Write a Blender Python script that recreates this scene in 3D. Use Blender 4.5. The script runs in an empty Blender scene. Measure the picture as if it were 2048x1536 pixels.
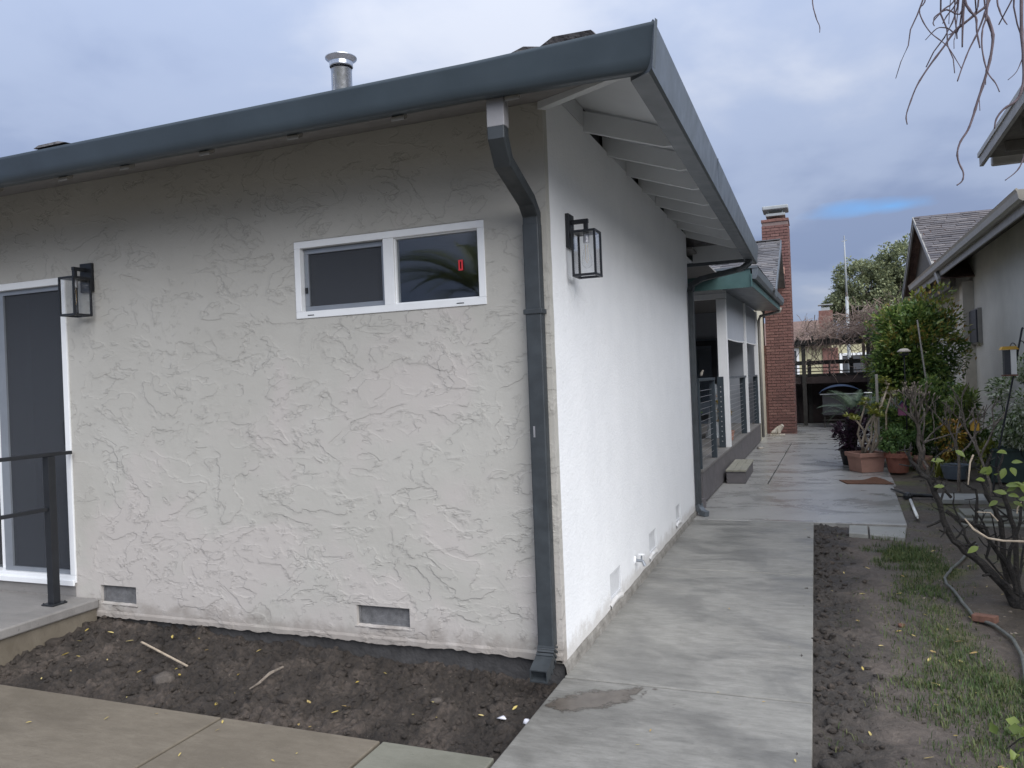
import bpy, bmesh, math, random
import numpy as np
from mathutils import Vector, Matrix
from mathutils import noise as mnoise

scene = bpy.context.scene
random.seed(11)
RNG = np.random.default_rng(11)
rad = math.radians

# ------------------------------------------------------------------ camera
FPX = 1561.0
yaw = math.atan(606 / FPX)
roll = math.atan(0.0392)
fwd = Vector((-math.sin(yaw), math.cos(yaw), 0))
r0 = Vector((math.cos(yaw), math.sin(yaw), 0))
u0 = Vector((0, 0, 1))
right = r0 * math.cos(roll) - u0 * math.sin(roll)
up = r0 * math.sin(roll) + u0 * math.cos(roll)
CAM = Vector((1.329, -4.033, 1.6))
cd = bpy.data.cameras.new('camera')
cd.sensor_width = 36
cd.lens = FPX / 2048 * 36
cd.shift_y = -3.3 / 2048
cd.clip_start = 0.05
cd.clip_end = 3000
cam = bpy.data.objects.new('camera', cd)
scene.collection.objects.link(cam)
m3 = Matrix((right, up, -fwd)).transposed()
cam.matrix_world = Matrix.Translation(CAM) @ m3.to_4x4()
scene.camera = cam

# ------------------------------------------------------------------ light
SUN_EL, SUN_AZ_VEC = rad(38), Vector((0.74, -0.67)).normalized()
world = bpy.data.worlds.new('World')
scene.world = world
world.use_nodes = True
wn, wl = world.node_tree.nodes, world.node_tree.links
wn.clear()


def wnode(t, **kw):
    n = wn.new(t)
    for k, v in kw.items():
        setattr(n, k, v)
    return n


sky = wnode('ShaderNodeTexSky', sky_type='NISHITA', sun_disc=False)
sky.sun_elevation = SUN_EL
sky.sun_rotation = math.atan2(SUN_AZ_VEC.x, SUN_AZ_VEC.y)
bg_sky = wnode('ShaderNodeBackground')
bg_sky.inputs['Strength'].default_value = 0.055
tint = wnode('ShaderNodeMix', data_type='RGBA', blend_type='MULTIPLY')
tint.inputs[0].default_value = 1.0
wl.new(sky.outputs[0], tint.inputs[6])
tint.inputs[7].default_value = (0.5, 0.8, 1.15, 1)
wl.new(tint.outputs[2], bg_sky.inputs[0])
tc = wnode('ShaderNodeTexCoord')
sep = wnode('ShaderNodeSeparateXYZ')
wl.new(tc.outputs['Generated'], sep.inputs[0])


def wmath(op, a, b=None, clamp=False):
    n = wnode('ShaderNodeMath', operation=op, use_clamp=clamp)
    for i, v in enumerate((a, b)):
        if v is None:
            continue
        if isinstance(v, (int, float)):
            n.inputs[i].default_value = v
        else:
            wl.new(v, n.inputs[i])
    return n.outputs[0]


zz = wmath('ADD', wmath('MAXIMUM', sep.outputs[2], 0.0), 0.22)
comb = wnode('ShaderNodeCombineXYZ')
wl.new(wmath('DIVIDE', sep.outputs[0], zz), comb.inputs[0])
wl.new(wmath('DIVIDE', sep.outputs[1], zz), comb.inputs[1])
comb.inputs[2].default_value = 3.7


def wnoise(scale, detail, rough, dist=0.0, off=(0, 0, 0)):
    mp = wnode('ShaderNodeMapping')
    mp.inputs['Location'].default_value = off
    wl.new(comb.outputs[0], mp.inputs[0])
    n = wnode('ShaderNodeTexNoise')
    n.inputs['Scale'].default_value = scale
    n.inputs['Detail'].default_value = detail
    n.inputs['Roughness'].default_value = rough
    n.inputs['Distortion'].default_value = dist
    wl.new(mp.outputs[0], n.inputs[0])
    return n.outputs['Fac']


n1 = wnoise(0.85, 6, 0.5, 0.3, (0.4, 6.1, 0))
n2 = wnoise(2.2, 6, 0.5, 0.15, (3.3, 2.2, 0))
mixn = wmath('ADD', wmath('MULTIPLY', n1, 0.66), wmath('MULTIPLY', n2, 0.34))
# more brightness high up where the cloud deck is thin
mixn = wmath('ADD', mixn, wmath('MULTIPLY', wmath('SUBTRACT', sep.outputs[2], 0.25), 0.12))
ramp = wnode('ShaderNodeValToRGB')
wl.new(mixn, ramp.inputs[0])
cr = ramp.color_ramp
cr.interpolation = 'EASE'
cr.elements[0].position = 0.40
cr.elements[0].color = (0.265, 0.33, 0.50, 1)
cr.elements[1].position = 0.66
cr.elements[1].color = (0.58, 0.62, 0.72, 1)
e = cr.elements.new(0.525)
e.color = (0.375, 0.445, 0.61, 1)
bg_cl = wnode('ShaderNodeBackground')
# overcast deck: darker towards the horizon, brighter overhead
wl.new(wmath('MULTIPLY', wmath('ADD', wmath('MULTIPLY', wmath('MAXIMUM', sep.outputs[2], 0.0), 1.7), 0.92), 0.31), bg_cl.inputs['Strength'])
wl.new(ramp.outputs[0], bg_cl.inputs[0])
# a narrow break in the cloud low in the north where blue sky shows
dotn = wnode('ShaderNodeVectorMath', operation='SUBTRACT')
wl.new(tc.outputs['Generated'], dotn.inputs[0])
gap = (fwd * FPX + r0 * 770 + u0 * 322).normalized()
dotn.inputs[1].default_value = gap
vs = wnode('ShaderNodeVectorMath', operation='MULTIPLY')
wl.new(dotn.outputs[0], vs.inputs[0])
vs.inputs[1].default_value = (13, 13, 80)
ln = wnode('ShaderNodeVectorMath', operation='LENGTH')
wl.new(vs.outputs[0], ln.inputs[0])
gapf = wmath('SUBTRACT', 1.05, wmath('ADD', ln.outputs['Value'], wmath('MULTIPLY', wmath('SUBTRACT', n2, 0.5), -3.2)), True)
cover = wmath('SUBTRACT', 0.97, wmath('MULTIPLY', gapf, 1.1), True)
mixs = wnode('ShaderNodeMixShader')
wl.new(cover, mixs.inputs[0])
wl.new(bg_sky.outputs[0], mixs.inputs[1])
wl.new(bg_cl.outputs[0], mixs.inputs[2])
wout = wnode('ShaderNodeOutputWorld')
wl.new(mixs.outputs[0], wout.inputs[0])

sl = bpy.data.lights.new('sun', 'SUN')
sl.energy = 1.5
sl.angle = rad(62)
sl.color = (1.0, 0.985, 0.965)
sun = bpy.data.objects.new('sun', sl)
scene.collection.objects.link(sun)
sd = Vector((SUN_AZ_VEC.x * math.cos(SUN_EL), SUN_AZ_VEC.y * math.cos(SUN_EL), math.sin(SUN_EL)))
sun.rotation_euler = sd.to_track_quat('Z', 'Y').to_euler()
sun.location = (6, -8, 12)

vs_ = scene.view_settings
scene.display_settings.display_device = 'sRGB'
vs_.view_transform = 'Standard'
vs_.look = 'None'
vs_.gamma = 1.0
vs_.use_curve_mapping = False
vs_.exposure = 1.45
scene.render.engine = 'CYCLES'
scene.cycles.max_bounces = 6
scene.cycles.transparent_max_bounces = 12

# ------------------------------------------------------------------ materials
MATS = {}


class NT:
    """small wrapper for building a node material"""

    def __init__(s, name):
        s.m = bpy.data.materials.new(name)
        s.m.use_nodes = True
        s.n = s.m.node_tree.nodes
        s.l = s.m.node_tree.links
        s.n.clear()
        s.out = s.n.new('ShaderNodeOutputMaterial')
        s.b = s.n.new('ShaderNodeBsdfPrincipled')
        s.l.new(s.b.outputs[0], s.out.inputs[0])
        g = s.n.new('ShaderNodeNewGeometry')
        s.pos = g.outputs['Position']
        s.geo = g
        MATS[name] = s.m

    def set(s, inp, v):
        i = s.b.inputs[inp]
        if hasattr(v, 'links') or hasattr(v, 'is_linked'):
            s.l.new(v, i)
        else:
            i.default_value = (*v, 1) if isinstance(v, tuple) and len(v) == 3 else v

    def map(s, scale=(1, 1, 1), loc=(0, 0, 0), rot=(0, 0, 0)):
        m = s.n.new('ShaderNodeMapping')
        m.inputs['Scale'].default_value = scale
        m.inputs['Location'].default_value = loc
        m.inputs['Rotation'].default_value = rot
        s.l.new(s.pos, m.inputs[0])
        return m.outputs[0]

    def noise(s, scale, detail=4, rough=0.55, dist=0.0, vec=None):
        n = s.n.new('ShaderNodeTexNoise')
        n.inputs['Scale'].default_value = scale
        n.inputs['Detail'].default_value = detail
        n.inputs['Roughness'].default_value = rough
        n.inputs['Distortion'].default_value = dist
        s.l.new(vec or s.pos, n.inputs[0])
        return n.outputs['Fac']

    def voronoi(s, scale, feature='F1', vec=None, rand=1.0):
        n = s.n.new('ShaderNodeTexVoronoi')
        n.feature = feature
        n.inputs['Scale'].default_value = scale
        n.inputs['Randomness'].default_value = rand
        s.l.new(vec or s.pos, n.inputs[0])
        return n.outputs['Distance']

    def math(s, op, a, b=None, c=None, clamp=False):
        n = s.n.new('ShaderNodeMath')
        n.operation = op
        n.use_clamp = clamp
        for i, v in enumerate((a, b, c)):
            if v is None:
                continue
            if isinstance(v, (int, float)):
                n.inputs[i].default_value = v
            else:
                s.l.new(v, n.inputs[i])
        return n.outputs[0]

    def ramp(s, fac, stops):
        r = s.n.new('ShaderNodeValToRGB')
        s.l.new(fac, r.inputs[0])
        el = r.color_ramp.elements
        while len(el) < len(stops):
            el.new(0.5)
        for e_, (p, c) in zip(el, stops):
            e_.position = p
            e_.color = (*c, 1) if isinstance(c, tuple) else (c, c, c, 1)
        return r.outputs[0]

    def step(s, fac, lo, hi):
        n = s.n.new('ShaderNodeMapRange')
        n.clamp = True
        n.interpolation_type = 'SMOOTHSTEP'
        n.inputs['From Min'].default_value = lo
        n.inputs['From Max'].default_value = hi
        s.l.new(fac, n.inputs['Value'])
        return n.outputs[0]

    def mix(s, fac, a, b, mode='MIX'):
        n = s.n.new('ShaderNodeMix')
        n.data_type = 'RGBA'
        n.blend_type = mode
        if isinstance(fac, (int, float)):
            n.inputs[0].default_value = fac
        else:
            s.l.new(fac, n.inputs[0])
        for i, v in ((6, a), (7, b)):
            if isinstance(v, tuple):
                n.inputs[i].default_value = (*v, 1)
            else:
                s.l.new(v, n.inputs[i])
        return n.outputs[2]

    def bump(s, h, dist=0.01, strength=1.0):
        n = s.n.new('ShaderNodeBump')
        n.inputs['Distance'].default_value = dist
        n.inputs['Strength'].default_value = strength
        s.l.new(h, n.inputs['Height'])
        s.l.new(n.outputs[0], s.b.inputs['Normal'])
        return n

    def objrand(s):
        n = s.n.new('ShaderNodeObjectInfo')
        return n.outputs['Random']


def plain(name, col, rough=0.6, metal=0.0, var=0.12, scale=8.0, bump=0.0, bscale=120, spec=None):
    t = NT(name)
    f = t.noise(scale, 5, 0.6)
    lo = tuple(c * (1 - var) for c in col)
    hi = tuple(min(1, c * (1 + var)) for c in col)
    t.set('Base Color', t.ramp(f, [(0.3, lo), (0.7, hi)]))
    rn = t.noise(scale * 2.3, 4)
    t.set('Roughness', t.ramp(rn, [(0.3, max(0.02, rough - 0.07)), (0.7, min(1, rough + 0.07))]))
    t.set('Metallic', metal)
    if spec is not None:
        t.set('Specular IOR Level', spec)
    if bump:
        t.bump(t.noise(bscale, 4), bump)
    return t.m


# greige skip-trowel stucco of the front wall
t = NT('stucco_greige')


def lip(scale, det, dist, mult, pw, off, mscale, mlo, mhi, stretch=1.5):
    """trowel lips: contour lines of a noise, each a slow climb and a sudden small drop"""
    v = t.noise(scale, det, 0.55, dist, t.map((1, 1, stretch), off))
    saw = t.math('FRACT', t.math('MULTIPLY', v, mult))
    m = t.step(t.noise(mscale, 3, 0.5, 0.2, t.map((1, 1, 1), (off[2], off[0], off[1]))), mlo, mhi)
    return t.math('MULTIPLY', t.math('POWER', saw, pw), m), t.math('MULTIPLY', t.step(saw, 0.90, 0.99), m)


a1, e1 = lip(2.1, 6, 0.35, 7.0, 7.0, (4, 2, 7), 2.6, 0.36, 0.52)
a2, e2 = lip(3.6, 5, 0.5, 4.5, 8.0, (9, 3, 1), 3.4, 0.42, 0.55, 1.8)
a3, e3 = lip(7.5, 4, 0.6, 3.0, 6.0, (2, 11, 5), 3.0, 0.47, 0.58, 1.3)
fine = t.noise(70, 6, 0.7)
mid = t.noise(7, 5, 0.55)
h = t.math('ADD', t.math('MULTIPLY', a1, 0.62), t.math('MULTIPLY', a2, 0.5))
h = t.math('ADD', h, t.math('MULTIPLY', a3, 0.35))
h = t.math('ADD', h, t.math('MULTIPLY', fine, 0.2))
h = t.math('ADD', h, t.math('MULTIPLY', mid, 0.55))
h = t.math('ADD', h, t.math('MULTIPLY', t.math('MULTIPLY', t.noise(24, 5, 0.6), t.step(t.noise(2.0, 2), 0.45, 0.6)), 0.3))
sepz = t.n.new('ShaderNodeSeparateXYZ')
t.l.new(t.pos, sepz.inputs[0])
colA = t.ramp(t.noise(1.1, 5, 0.65, 0.4), [(0.3, (0.40, 0.385, 0.35)), (0.7, (0.455, 0.44, 0.405))])
pink = t.math('MULTIPLY', t.step(t.math('ADD', t.noise(0.9, 4, 0.6, 0.5), t.math('MULTIPLY', sepz.outputs[2], -0.10)), 0.36, 0.50), 0.8)
colB = t.mix(pink, colA, (0.465, 0.43, 0.405))
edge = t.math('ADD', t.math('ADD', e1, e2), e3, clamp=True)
colC = t.mix(t.math('MULTIPLY', edge, 0.30), colB, (0.27, 0.255, 0.235))  # thin shadow under each trowel step, painted into the colour
grime = t.math('MULTIPLY', t.step(t.math('ADD', sepz.outputs[2], t.math('MULTIPLY', t.noise(7, 5, 0.7), -0.35)), 0.06, -0.08), 0.6)
colC = t.mix(grime, colC, (0.22, 0.19, 0.165))
t.set('Base Color', colC)
t.set('Roughness', 0.8)
t.bump(h, 0.0054, 1.0)

# white dash stucco
t = NT('stucco_white')
vor = t.voronoi(62)
nz = t.noise(95, 5, 0.6)
lowf = t.noise(3.2, 4, 0.55)
h = t.math('ADD', t.math('MULTIPLY', nz, 0.7), t.math('MULTIPLY', vor, -0.35))
h = t.math('ADD', h, t.math('MULTIPLY', t.noise(16, 5, 0.6, 0.4), 1.1))
sz = t.n.new('ShaderNodeSeparateXYZ')
t.l.new(t.pos, sz.inputs[0])
wc = t.ramp(lowf, [(0.3, (0.82, 0.83, 0.845)), (0.7, (0.87, 0.878, 0.89))])
gr_ = t.math('MULTIPLY', t.step(t.math('ADD', sz.outputs[2], t.math('MULTIPLY', t.noise(9, 5, 0.7), -0.3)), 0.04, -0.07), 0.5)
t.set('Base Color', t.mix(gr_, wc, (0.42, 0.38, 0.33)))
t.set('Roughness', 0.6)
t.bump(h, 0.0045, 0.8)

plain('foundation', (0.052, 0.05, 0.05), 0.85, bump=0.01, bscale=30, var=0.35)
# rough plinth beside the walkway
t = NT('plinth_cement')
t.set('Base Color', t.ramp(t.noise(9, 6, 0.65, 0.4), [(0.3, (0.13, 0.12, 0.105)), (0.7, (0.3, 0.285, 0.26))]))
t.set('Roughness', 0.85)
t.bump(t.noise(45, 6), 0.012)
plain('trim_dark', (0.046, 0.062, 0.076), 0.38, var=0.16, scale=2.5)
plain('trim_side', (0.095, 0.11, 0.125), 0.42, var=0.10, scale=3)
plain('trim_green', (0.045, 0.095, 0.092), 0.45, var=0.1)
plain('downspout_paint', (0.036, 0.042, 0.047), 0.5, var=0.28, scale=9)
plain('bare_steel', (0.46, 0.45, 0.46), 0.38, 0.7, var=0.1)
plain('outlet_metal', (0.27, 0.265, 0.275), 0.6, 0.1, var=0.1)
plain('soffit_greige', (0.21, 0.20, 0.195), 0.8, var=0.08)
plain('rafter_white', (0.62, 0.635, 0.65), 0.55, var=0.05, scale=3)
plain('vent_dark', (0.05, 0.05, 0.055), 0.8)
plain('vinyl_white', (0.78, 0.79, 0.80), 0.35, var=0.03)
plain('aluminium_grey', (0.25, 0.27, 0.30), 0.4, 0.3, var=0.06)
plain('rail_paint', (0.042, 0.055, 0.066), 0.4, var=0.12)
plain('porch_door_paint', (0.10, 0.12, 0.15), 0.45)
plain('black_metal', (0.018, 0.02, 0.024), 0.42, 0.2, var=0.2)
plain('galvanised', (0.62, 0.63, 0.65), 0.24, 0.95, var=0.08, scale=14)
plain('room_dark', (0.035, 0.036, 0.04), 0.85)
plain('room_wall', (0.09, 0.09, 0.095), 0.85)
plain('vent_screen', (0.16, 0.16, 0.165), 0.7, 0.2, var=0.3, scale=26, bump=0.004, bscale=160)
plain('vent_white', (0.62, 0.63, 0.645), 0.6, var=0.06, bump=0.003, bscale=160)
plain('cream_paint', (0.60, 0.57, 0.46), 0.6, var=0.08, scale=3)
plain('column_white', (0.78, 0.785, 0.79), 0.45, var=0.04)
plain('shade_cloth', (0.36, 0.38, 0.42), 0.75, var=0.04)
plain('deck_fascia', (0.135, 0.125, 0.13), 0.6, var=0.15, scale=4, bump=0.003)
plain('deck_boards', (0.20, 0.19, 0.18), 0.55, var=0.18, scale=6)
plain('step_boards', (0.28, 0.27, 0.22), 0.55, var=0.12, scale=6)
plain('terracotta', (0.42, 0.235, 0.18), 0.65, var=0.18, scale=5, bump=0.004)
plain('terracotta_dark', (0.27, 0.105, 0.07), 0.7, var=0.2, scale=6, bump=0.004)
plain('pot_grey', (0.13, 0.16, 0.19), 0.45, var=0.12)
plain('pot_black', (0.02, 0.022, 0.024), 0.5)
plain('planter_green', (0.045, 0.075, 0.065), 0.5, var=0.15)
plain('potting_soil', (0.025, 0.02, 0.015), 0.95, bump=0.02, bscale=60)
plain('mat_brown', (0.14, 0.065, 0.035), 0.95, var=0.25, scale=30, bump=0.01, bscale=250)
plain('plastic_white', (0.78, 0.78, 0.74), 0.35, var=0.05)
plain('paper_white', (0.72, 0.72, 0.78), 0.7)
plain('bark_grey', (0.22, 0.185, 0.15), 0.9, var=0.4, scale=18, bump=0.02, bscale=60)
plain('bark_dark', (0.017, 0.0145, 0.0125), 0.8, var=0.55, scale=22, bump=0.02, bscale=70)
plain('bark_twig', (0.12, 0.09, 0.10), 0.8, var=0.3, scale=20)
plain('bark_pale', (0.40, 0.33, 0.25), 0.7, var=0.3, scale=20)
plain('vine_twig', (0.24, 0.18, 0.15), 0.85, var=0.35, scale=10)
plain('wood_weathered', (0.045, 0.042, 0.037), 0.85, var=0.35, scale=5, bump=0.005)
plain('wood_fence', (0.042, 0.03, 0.028), 0.85, var=0.4, scale=3, bump=0.005)
plain('neighbour_wall', (0.60, 0.575, 0.51), 0.8, var=0.1, scale=1.3, bump=0.01, bscale=50)
plain('neighbour_cream', (0.55, 0.50, 0.41), 0.75, var=0.08)
plain('neighbour_trim', (0.27, 0.255, 0.23), 0.5, var=0.12)
plain('neighbour_soffit', (0.12, 0.108, 0.09), 0.8, var=0.2)
plain('gutter_tan', (0.33, 0.31, 0.27), 0.4, var=0.1)
plain('shutter_dark', (0.05, 0.052, 0.058), 0.5)
plain('yellow_house', (0.44, 0.41, 0.26), 0.7, var=0.08)
plain('roof_brown', (0.17, 0.11, 0.09), 0.9, var=0.3, scale=4, bump=0.03, bscale=20)
plain('roof_grey', (0.14, 0.135, 0.14), 0.9, var=0.3, scale=4, bump=0.03, bscale=20)
plain('brick_far', (0.17, 0.085, 0.07), 0.85, var=0.3, scale=8, bump=0.02, bscale=30)
plain('mortar', (0.20, 0.15, 0.14), 0.9, var=0.15, bump=0.004)
plain('pole_grey', (0.33, 0.35, 0.36), 0.6, var=0.1)
plain('blue_cover', (0.015, 0.04, 0.09), 0.4, var=0.2)
plain('yellow_plastic', (0.62, 0.36, 0.05), 0.4)
plain('pink_paint', (0.36, 0.12, 0.24), 0.5)
plain('hose_grey', (0.11, 0.115, 0.105), 0.55, var=0.25, scale=20)
plain('red_tag', (0.65, 0.03, 0.04), 0.5)
plain('stone_grey', (0.10, 0.085, 0.073), 0.85, var=0.3, scale=30, bump=0.01)
plain('brick_rubble', (0.17, 0.085, 0.06), 0.9, var=0.25, scale=25, bump=0.006)
plain('rock_pale', (0.46, 0.42, 0.36), 0.8, var=0.15, bump=0.01)


def obj_var(name, cols, rough=0.8, bump=0.004, bscale=80, fine=20):
    t = NT(name)
    f = t.objrand()
    c = t.ramp(f, [(i / (len(cols) - 1), c) for i, c in enumerate(cols)])
    d = t.ramp(t.noise(fine, 5, 0.65), [(0.25, 0.72), (0.75, 1.22)])
    t.set('Base Color', t.mix(1.0, c, d, 'MULTIPLY'))
    t.set('Roughness', rough)
    t.bump(t.noise(bscale, 4), bump)
    return t.m


obj_var('brick_red', [(0.125, 0.062, 0.055), (0.17, 0.082, 0.072), (0.15, 0.073, 0.064), (0.20, 0.105, 0.09)])
obj_var('shingle_grey', [(0.085, 0.085, 0.095), (0.15, 0.148, 0.155), (0.115, 0.112, 0.12), (0.19, 0.18, 0.18)], 0.9)
obj_var('shingle_brown', [(0.065, 0.062, 0.07), (0.13, 0.118, 0.12), (0.095, 0.09, 0.097), (0.16, 0.145, 0.145)], 0.9)
obj_var('leaf_litter', [(0.45, 0.33, 0.07), (0.50, 0.42, 0.16), (0.33, 0.22, 0.08), (0.55, 0.46, 0.2)], 0.6)

# stuff shingles / bricks: colour varies by mesh island
for nm, cols in (('shingle_island', [(0.085, 0.085, 0.095), (0.15, 0.148, 0.155), (0.19, 0.18, 0.18)]),
                 ('brick_island', [(0.125, 0.062, 0.055), (0.17, 0.082, 0.072), (0.20, 0.105, 0.09)])):
    t = NT(nm)
    c = t.ramp(t.geo.outputs['Random Per Island'], [(i / 2, c) for i, c in enumerate(cols)])
    t.set('Base Color', t.mix(1.0, c, t.ramp(t.noise(20, 5), [(0.25, 0.75), (0.75, 1.2)]), 'MULTIPLY'))
    t.set('Roughness', 0.88)


def foliage(name, stops, rough=0.45, trans=0.25, spec=0.4):
    t = NT(name)
    f = t.math('ADD', t.math('MULTIPLY', t.geo.outputs['Random Per Island'], 0.62), t.math('MULTIPLY', t.noise(2.2, 3, 0.6), 0.5))
    c = t.ramp(f, stops)
    t.set('Base Color', c)
    t.set('Roughness', rough)
    t.set('Specular IOR Level', spec)
    if trans:
        tr = t.n.new('ShaderNodeBsdfTranslucent')
        t.l.new(c, tr.inputs[0])
        mx = t.n.new('ShaderNodeMixShader')
        mx.inputs[0].default_value = trans
        t.l.new(t.b.outputs[0], mx.inputs[1])
        t.l.new(tr.outputs[0], mx.inputs[2])
        t.l.new(mx.outputs[0], t.out.inputs[0])
    return t.m


foliage('leaf_shrub', [(0.2, (0.06, 0.11, 0.038)), (0.5, (0.13, 0.21, 0.06)), (0.75, (0.25, 0.34, 0.085)), (0.95, (0.38, 0.34, 0.10))], 0.3, 0.35)
foliage('leaf_shrub_new', [(0.2, (0.10, 0.16, 0.03)), (0.55, (0.22, 0.25, 0.05)), (0.9, (0.34, 0.19, 0.06))], 0.4)
foliage('leaf_tree', [(0.2, (0.14, 0.17, 0.11)), (0.55, (0.23, 0.26, 0.15)), (0.9, (0.34, 0.36, 0.19))], 0.6)  # paler, low-contrast leaf colours stand in for distance haze
foliage('leaf_variegated', [(0.2, (0.07, 0.12, 0.04)), (0.5, (0.20, 0.27, 0.10)), (0.62, (0.5, 0.55, 0.38)), (0.9, (0.72, 0.74, 0.62))], 0.5)
foliage('leaf_cycad', [(0.2, (0.06, 0.10, 0.065)), (0.9, (0.15, 0.20, 0.12))], 0.4)
foliage('leaf_purple', [(0.2, (0.022, 0.012, 0.022)), (0.9, (0.07, 0.035, 0.06))], 0.45)
foliage('leaf_yellow', [(0.2, (0.14, 0.17, 0.03)), (0.9, (0.34, 0.34, 0.07))], 0.4)
foliage('leaf_bright', [(0.2, (0.10, 0.145, 0.03)), (0.9, (0.22, 0.27, 0.07))], 0.4, 0.35)
foliage('leaf_herb', [(0.2, (0.07, 0.14, 0.045)), (0.9, (0.19, 0.30, 0.09))], 0.5)
foliage('leaf_croton', [(0.2, (0.10, 0.10, 0.02)), (0.6, (0.36, 0.26, 0.03)), (0.9, (0.45, 0.2, 0.05))], 0.4)
foliage('grass_blade', [(0.2, (0.035, 0.06, 0.02)), (0.6, (0.075, 0.12, 0.035)), (0.9, (0.17, 0.17, 0.07))], 0.6)
foliage('leaf_palm', [(0.2, (0.10, 0.13, 0.04)), (0.9, (0.24, 0.27, 0.10))], 0.4)


def concrete(name, lo, hi, wet=0.5, streak=True, seed=0, dry=0.66, relief=0.0035):
    t = NT(name)
    big = t.noise(0.9, 5, 0.6, 0.4, t.map((1, 1, 1), (seed, seed * 2, 0)))
    st = t.noise(7, 7, 0.7, 0.5, t.map((0.9, 2.2, 1), (seed, 0, 0)))
    fn = t.noise(60, 5, 0.7)
    f = t.math('ADD', t.math('MULTIPLY', big, 0.26), t.math('MULTIPLY', st, 0.34 if streak else 0.25))
    f = t.math('ADD', f, t.math('MULTIPLY', t.noise(22, 6, 0.75, 0.6, t.map((0.5, 1.6, 1))), 0.2))
    f = t.math('ADD', f, t.math('MULTIPLY', t.noise(60, 4, 0.7, 0.0, t.map((0.06, 1.0, 1))), 0.16 if streak else 0.04))
    f = t.math('ADD', f, t.math('MULTIPLY', fn, 0.08))
    c = t.ramp(f, [(0.36, lo), (0.66, hi)])
    speck = t.step(t.noise(34, 2, 0.5, 0.0, t.map((1, 1, 1), (3 + seed, 1, 0))), 0.70, 0.76)
    c = t.mix(t.math('MULTIPLY', speck, 0.45), c, tuple(x * 0.45 for x in lo))
    damp = t.step(t.noise(1.5, 6, 0.62, 0.6, t.map((0.9, 1.3, 1), (seed + 5, 3, 0))), 0.42, 0.66)
    c = t.mix(t.math('MULTIPLY', damp, 0.46 if streak else 0.3), c, tuple(x * 0.52 for x in lo))
    t.set('Base Color', c)
    rr = t.math('SUBTRACT', dry, t.math('MULTIPLY', damp, wet))
    rr = t.math('ADD', rr, t.math('MULTIPLY', fn, 0.06))
    t.set('Roughness', rr)
    hb = t.math('ADD', t.math('MULTIPLY', t.noise(30, 4, 0.6, 0, t.map((0.25, 6, 1))), 0.6), t.math('MULTIPLY', fn, 0.6))
    t.bump(hb, relief, 0.8)
    return t


concrete('concrete_walk', (0.122, 0.118, 0.106), (0.31, 0.302, 0.276), 0.3, True, 1)
concrete('concrete_back', (0.265, 0.26, 0.245), (0.39, 0.383, 0.362), 0.14, True, 4, 0.32, 0.0008)
concrete('concrete_patio', (0.145, 0.123, 0.093), (0.262, 0.23, 0.18), 0.25, False, 7)
concrete('concrete_green', (0.16, 0.158, 0.125), (0.265, 0.26, 0.215), 0.25, False, 9)
concrete('concrete_stoop', (0.20, 0.19, 0.18), (0.30, 0.285, 0.27), 0.25, False, 12)
concrete('paver', (0.24, 0.24, 0.22), (0.36, 0.36, 0.33), 0.2, True, 15)
t = NT('wet_stain')
t.set('Base Color', t.ramp(t.noise(16, 5, 0.7), [(0.3, (0.07, 0.058, 0.047)), (0.7, (0.125, 0.108, 0.09))]))
t.set('Roughness', 0.4)
ca = t.n.new('ShaderNodeTexCoord')
ln_ = t.n.new('ShaderNodeVectorMath')
ln_.operation = 'LENGTH'
mp_ = t.n.new('ShaderNodeMapping')
mp_.inputs['Rotation'].default_value = (0, 0, rad(-38))
mp_.inputs['Scale'].default_value = (1, 1, 1)
t.l.new(ca.outputs['Object'], mp_.inputs[0])
sc_ = t.n.new('ShaderNodeVectorMath')
sc_.operation = 'MULTIPLY'
sc_.inputs[1].default_value = (3.3, 8.5, 0)
t.l.new(mp_.outputs[0], sc_.inputs[0])
t.l.new(sc_.outputs[0], ln_.inputs[0])
al = t.step(t.math('ADD', ln_.outputs['Value'], t.math('MULTIPLY', t.math('SUBTRACT', t.noise(9, 6, 0.7, 0.5), 0.5), 2.2)), 0.98, 0.62)
tr = t.n.new('ShaderNodeBsdfTransparent')
mx = t.n.new('ShaderNodeMixShader')
t.l.new(al, mx.inputs[0])
t.l.new(tr.outputs[0], mx.inputs[1])
t.l.new(t.b.outputs[0], mx.inputs[2])
t.l.new(mx.outputs[0], t.out.inputs[0])

# soil
t = NT('soil_turned')
a = t.noise(3.0, 6, 0.65, 0.3)
b_ = t.noise(40, 6, 0.7)
f = t.math('ADD', t.math('MULTIPLY', a, 0.6), t.math('MULTIPLY', b_, 0.4))
c = t.ramp(f, [(0.38, (0.020, 0.0155, 0.0125)), (0.52, (0.054, 0.043, 0.035)), (0.66, (0.135, 0.107, 0.088))])
sp = t.step(t.noise(110, 1, 0.5), 0.76, 0.80)
t.set('Base Color', t.mix(t.math('MULTIPLY', sp, 0.7), c, (0.38, 0.34, 0.26)))
t.set('Roughness', t.ramp(b_, [(0.3, 0.55), (0.7, 0.95)]))
t.bump(t.math('ADD', b_, t.math('MULTIPLY', t.noise(130, 4, 0.7), 0.4)), 0.026)

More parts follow.
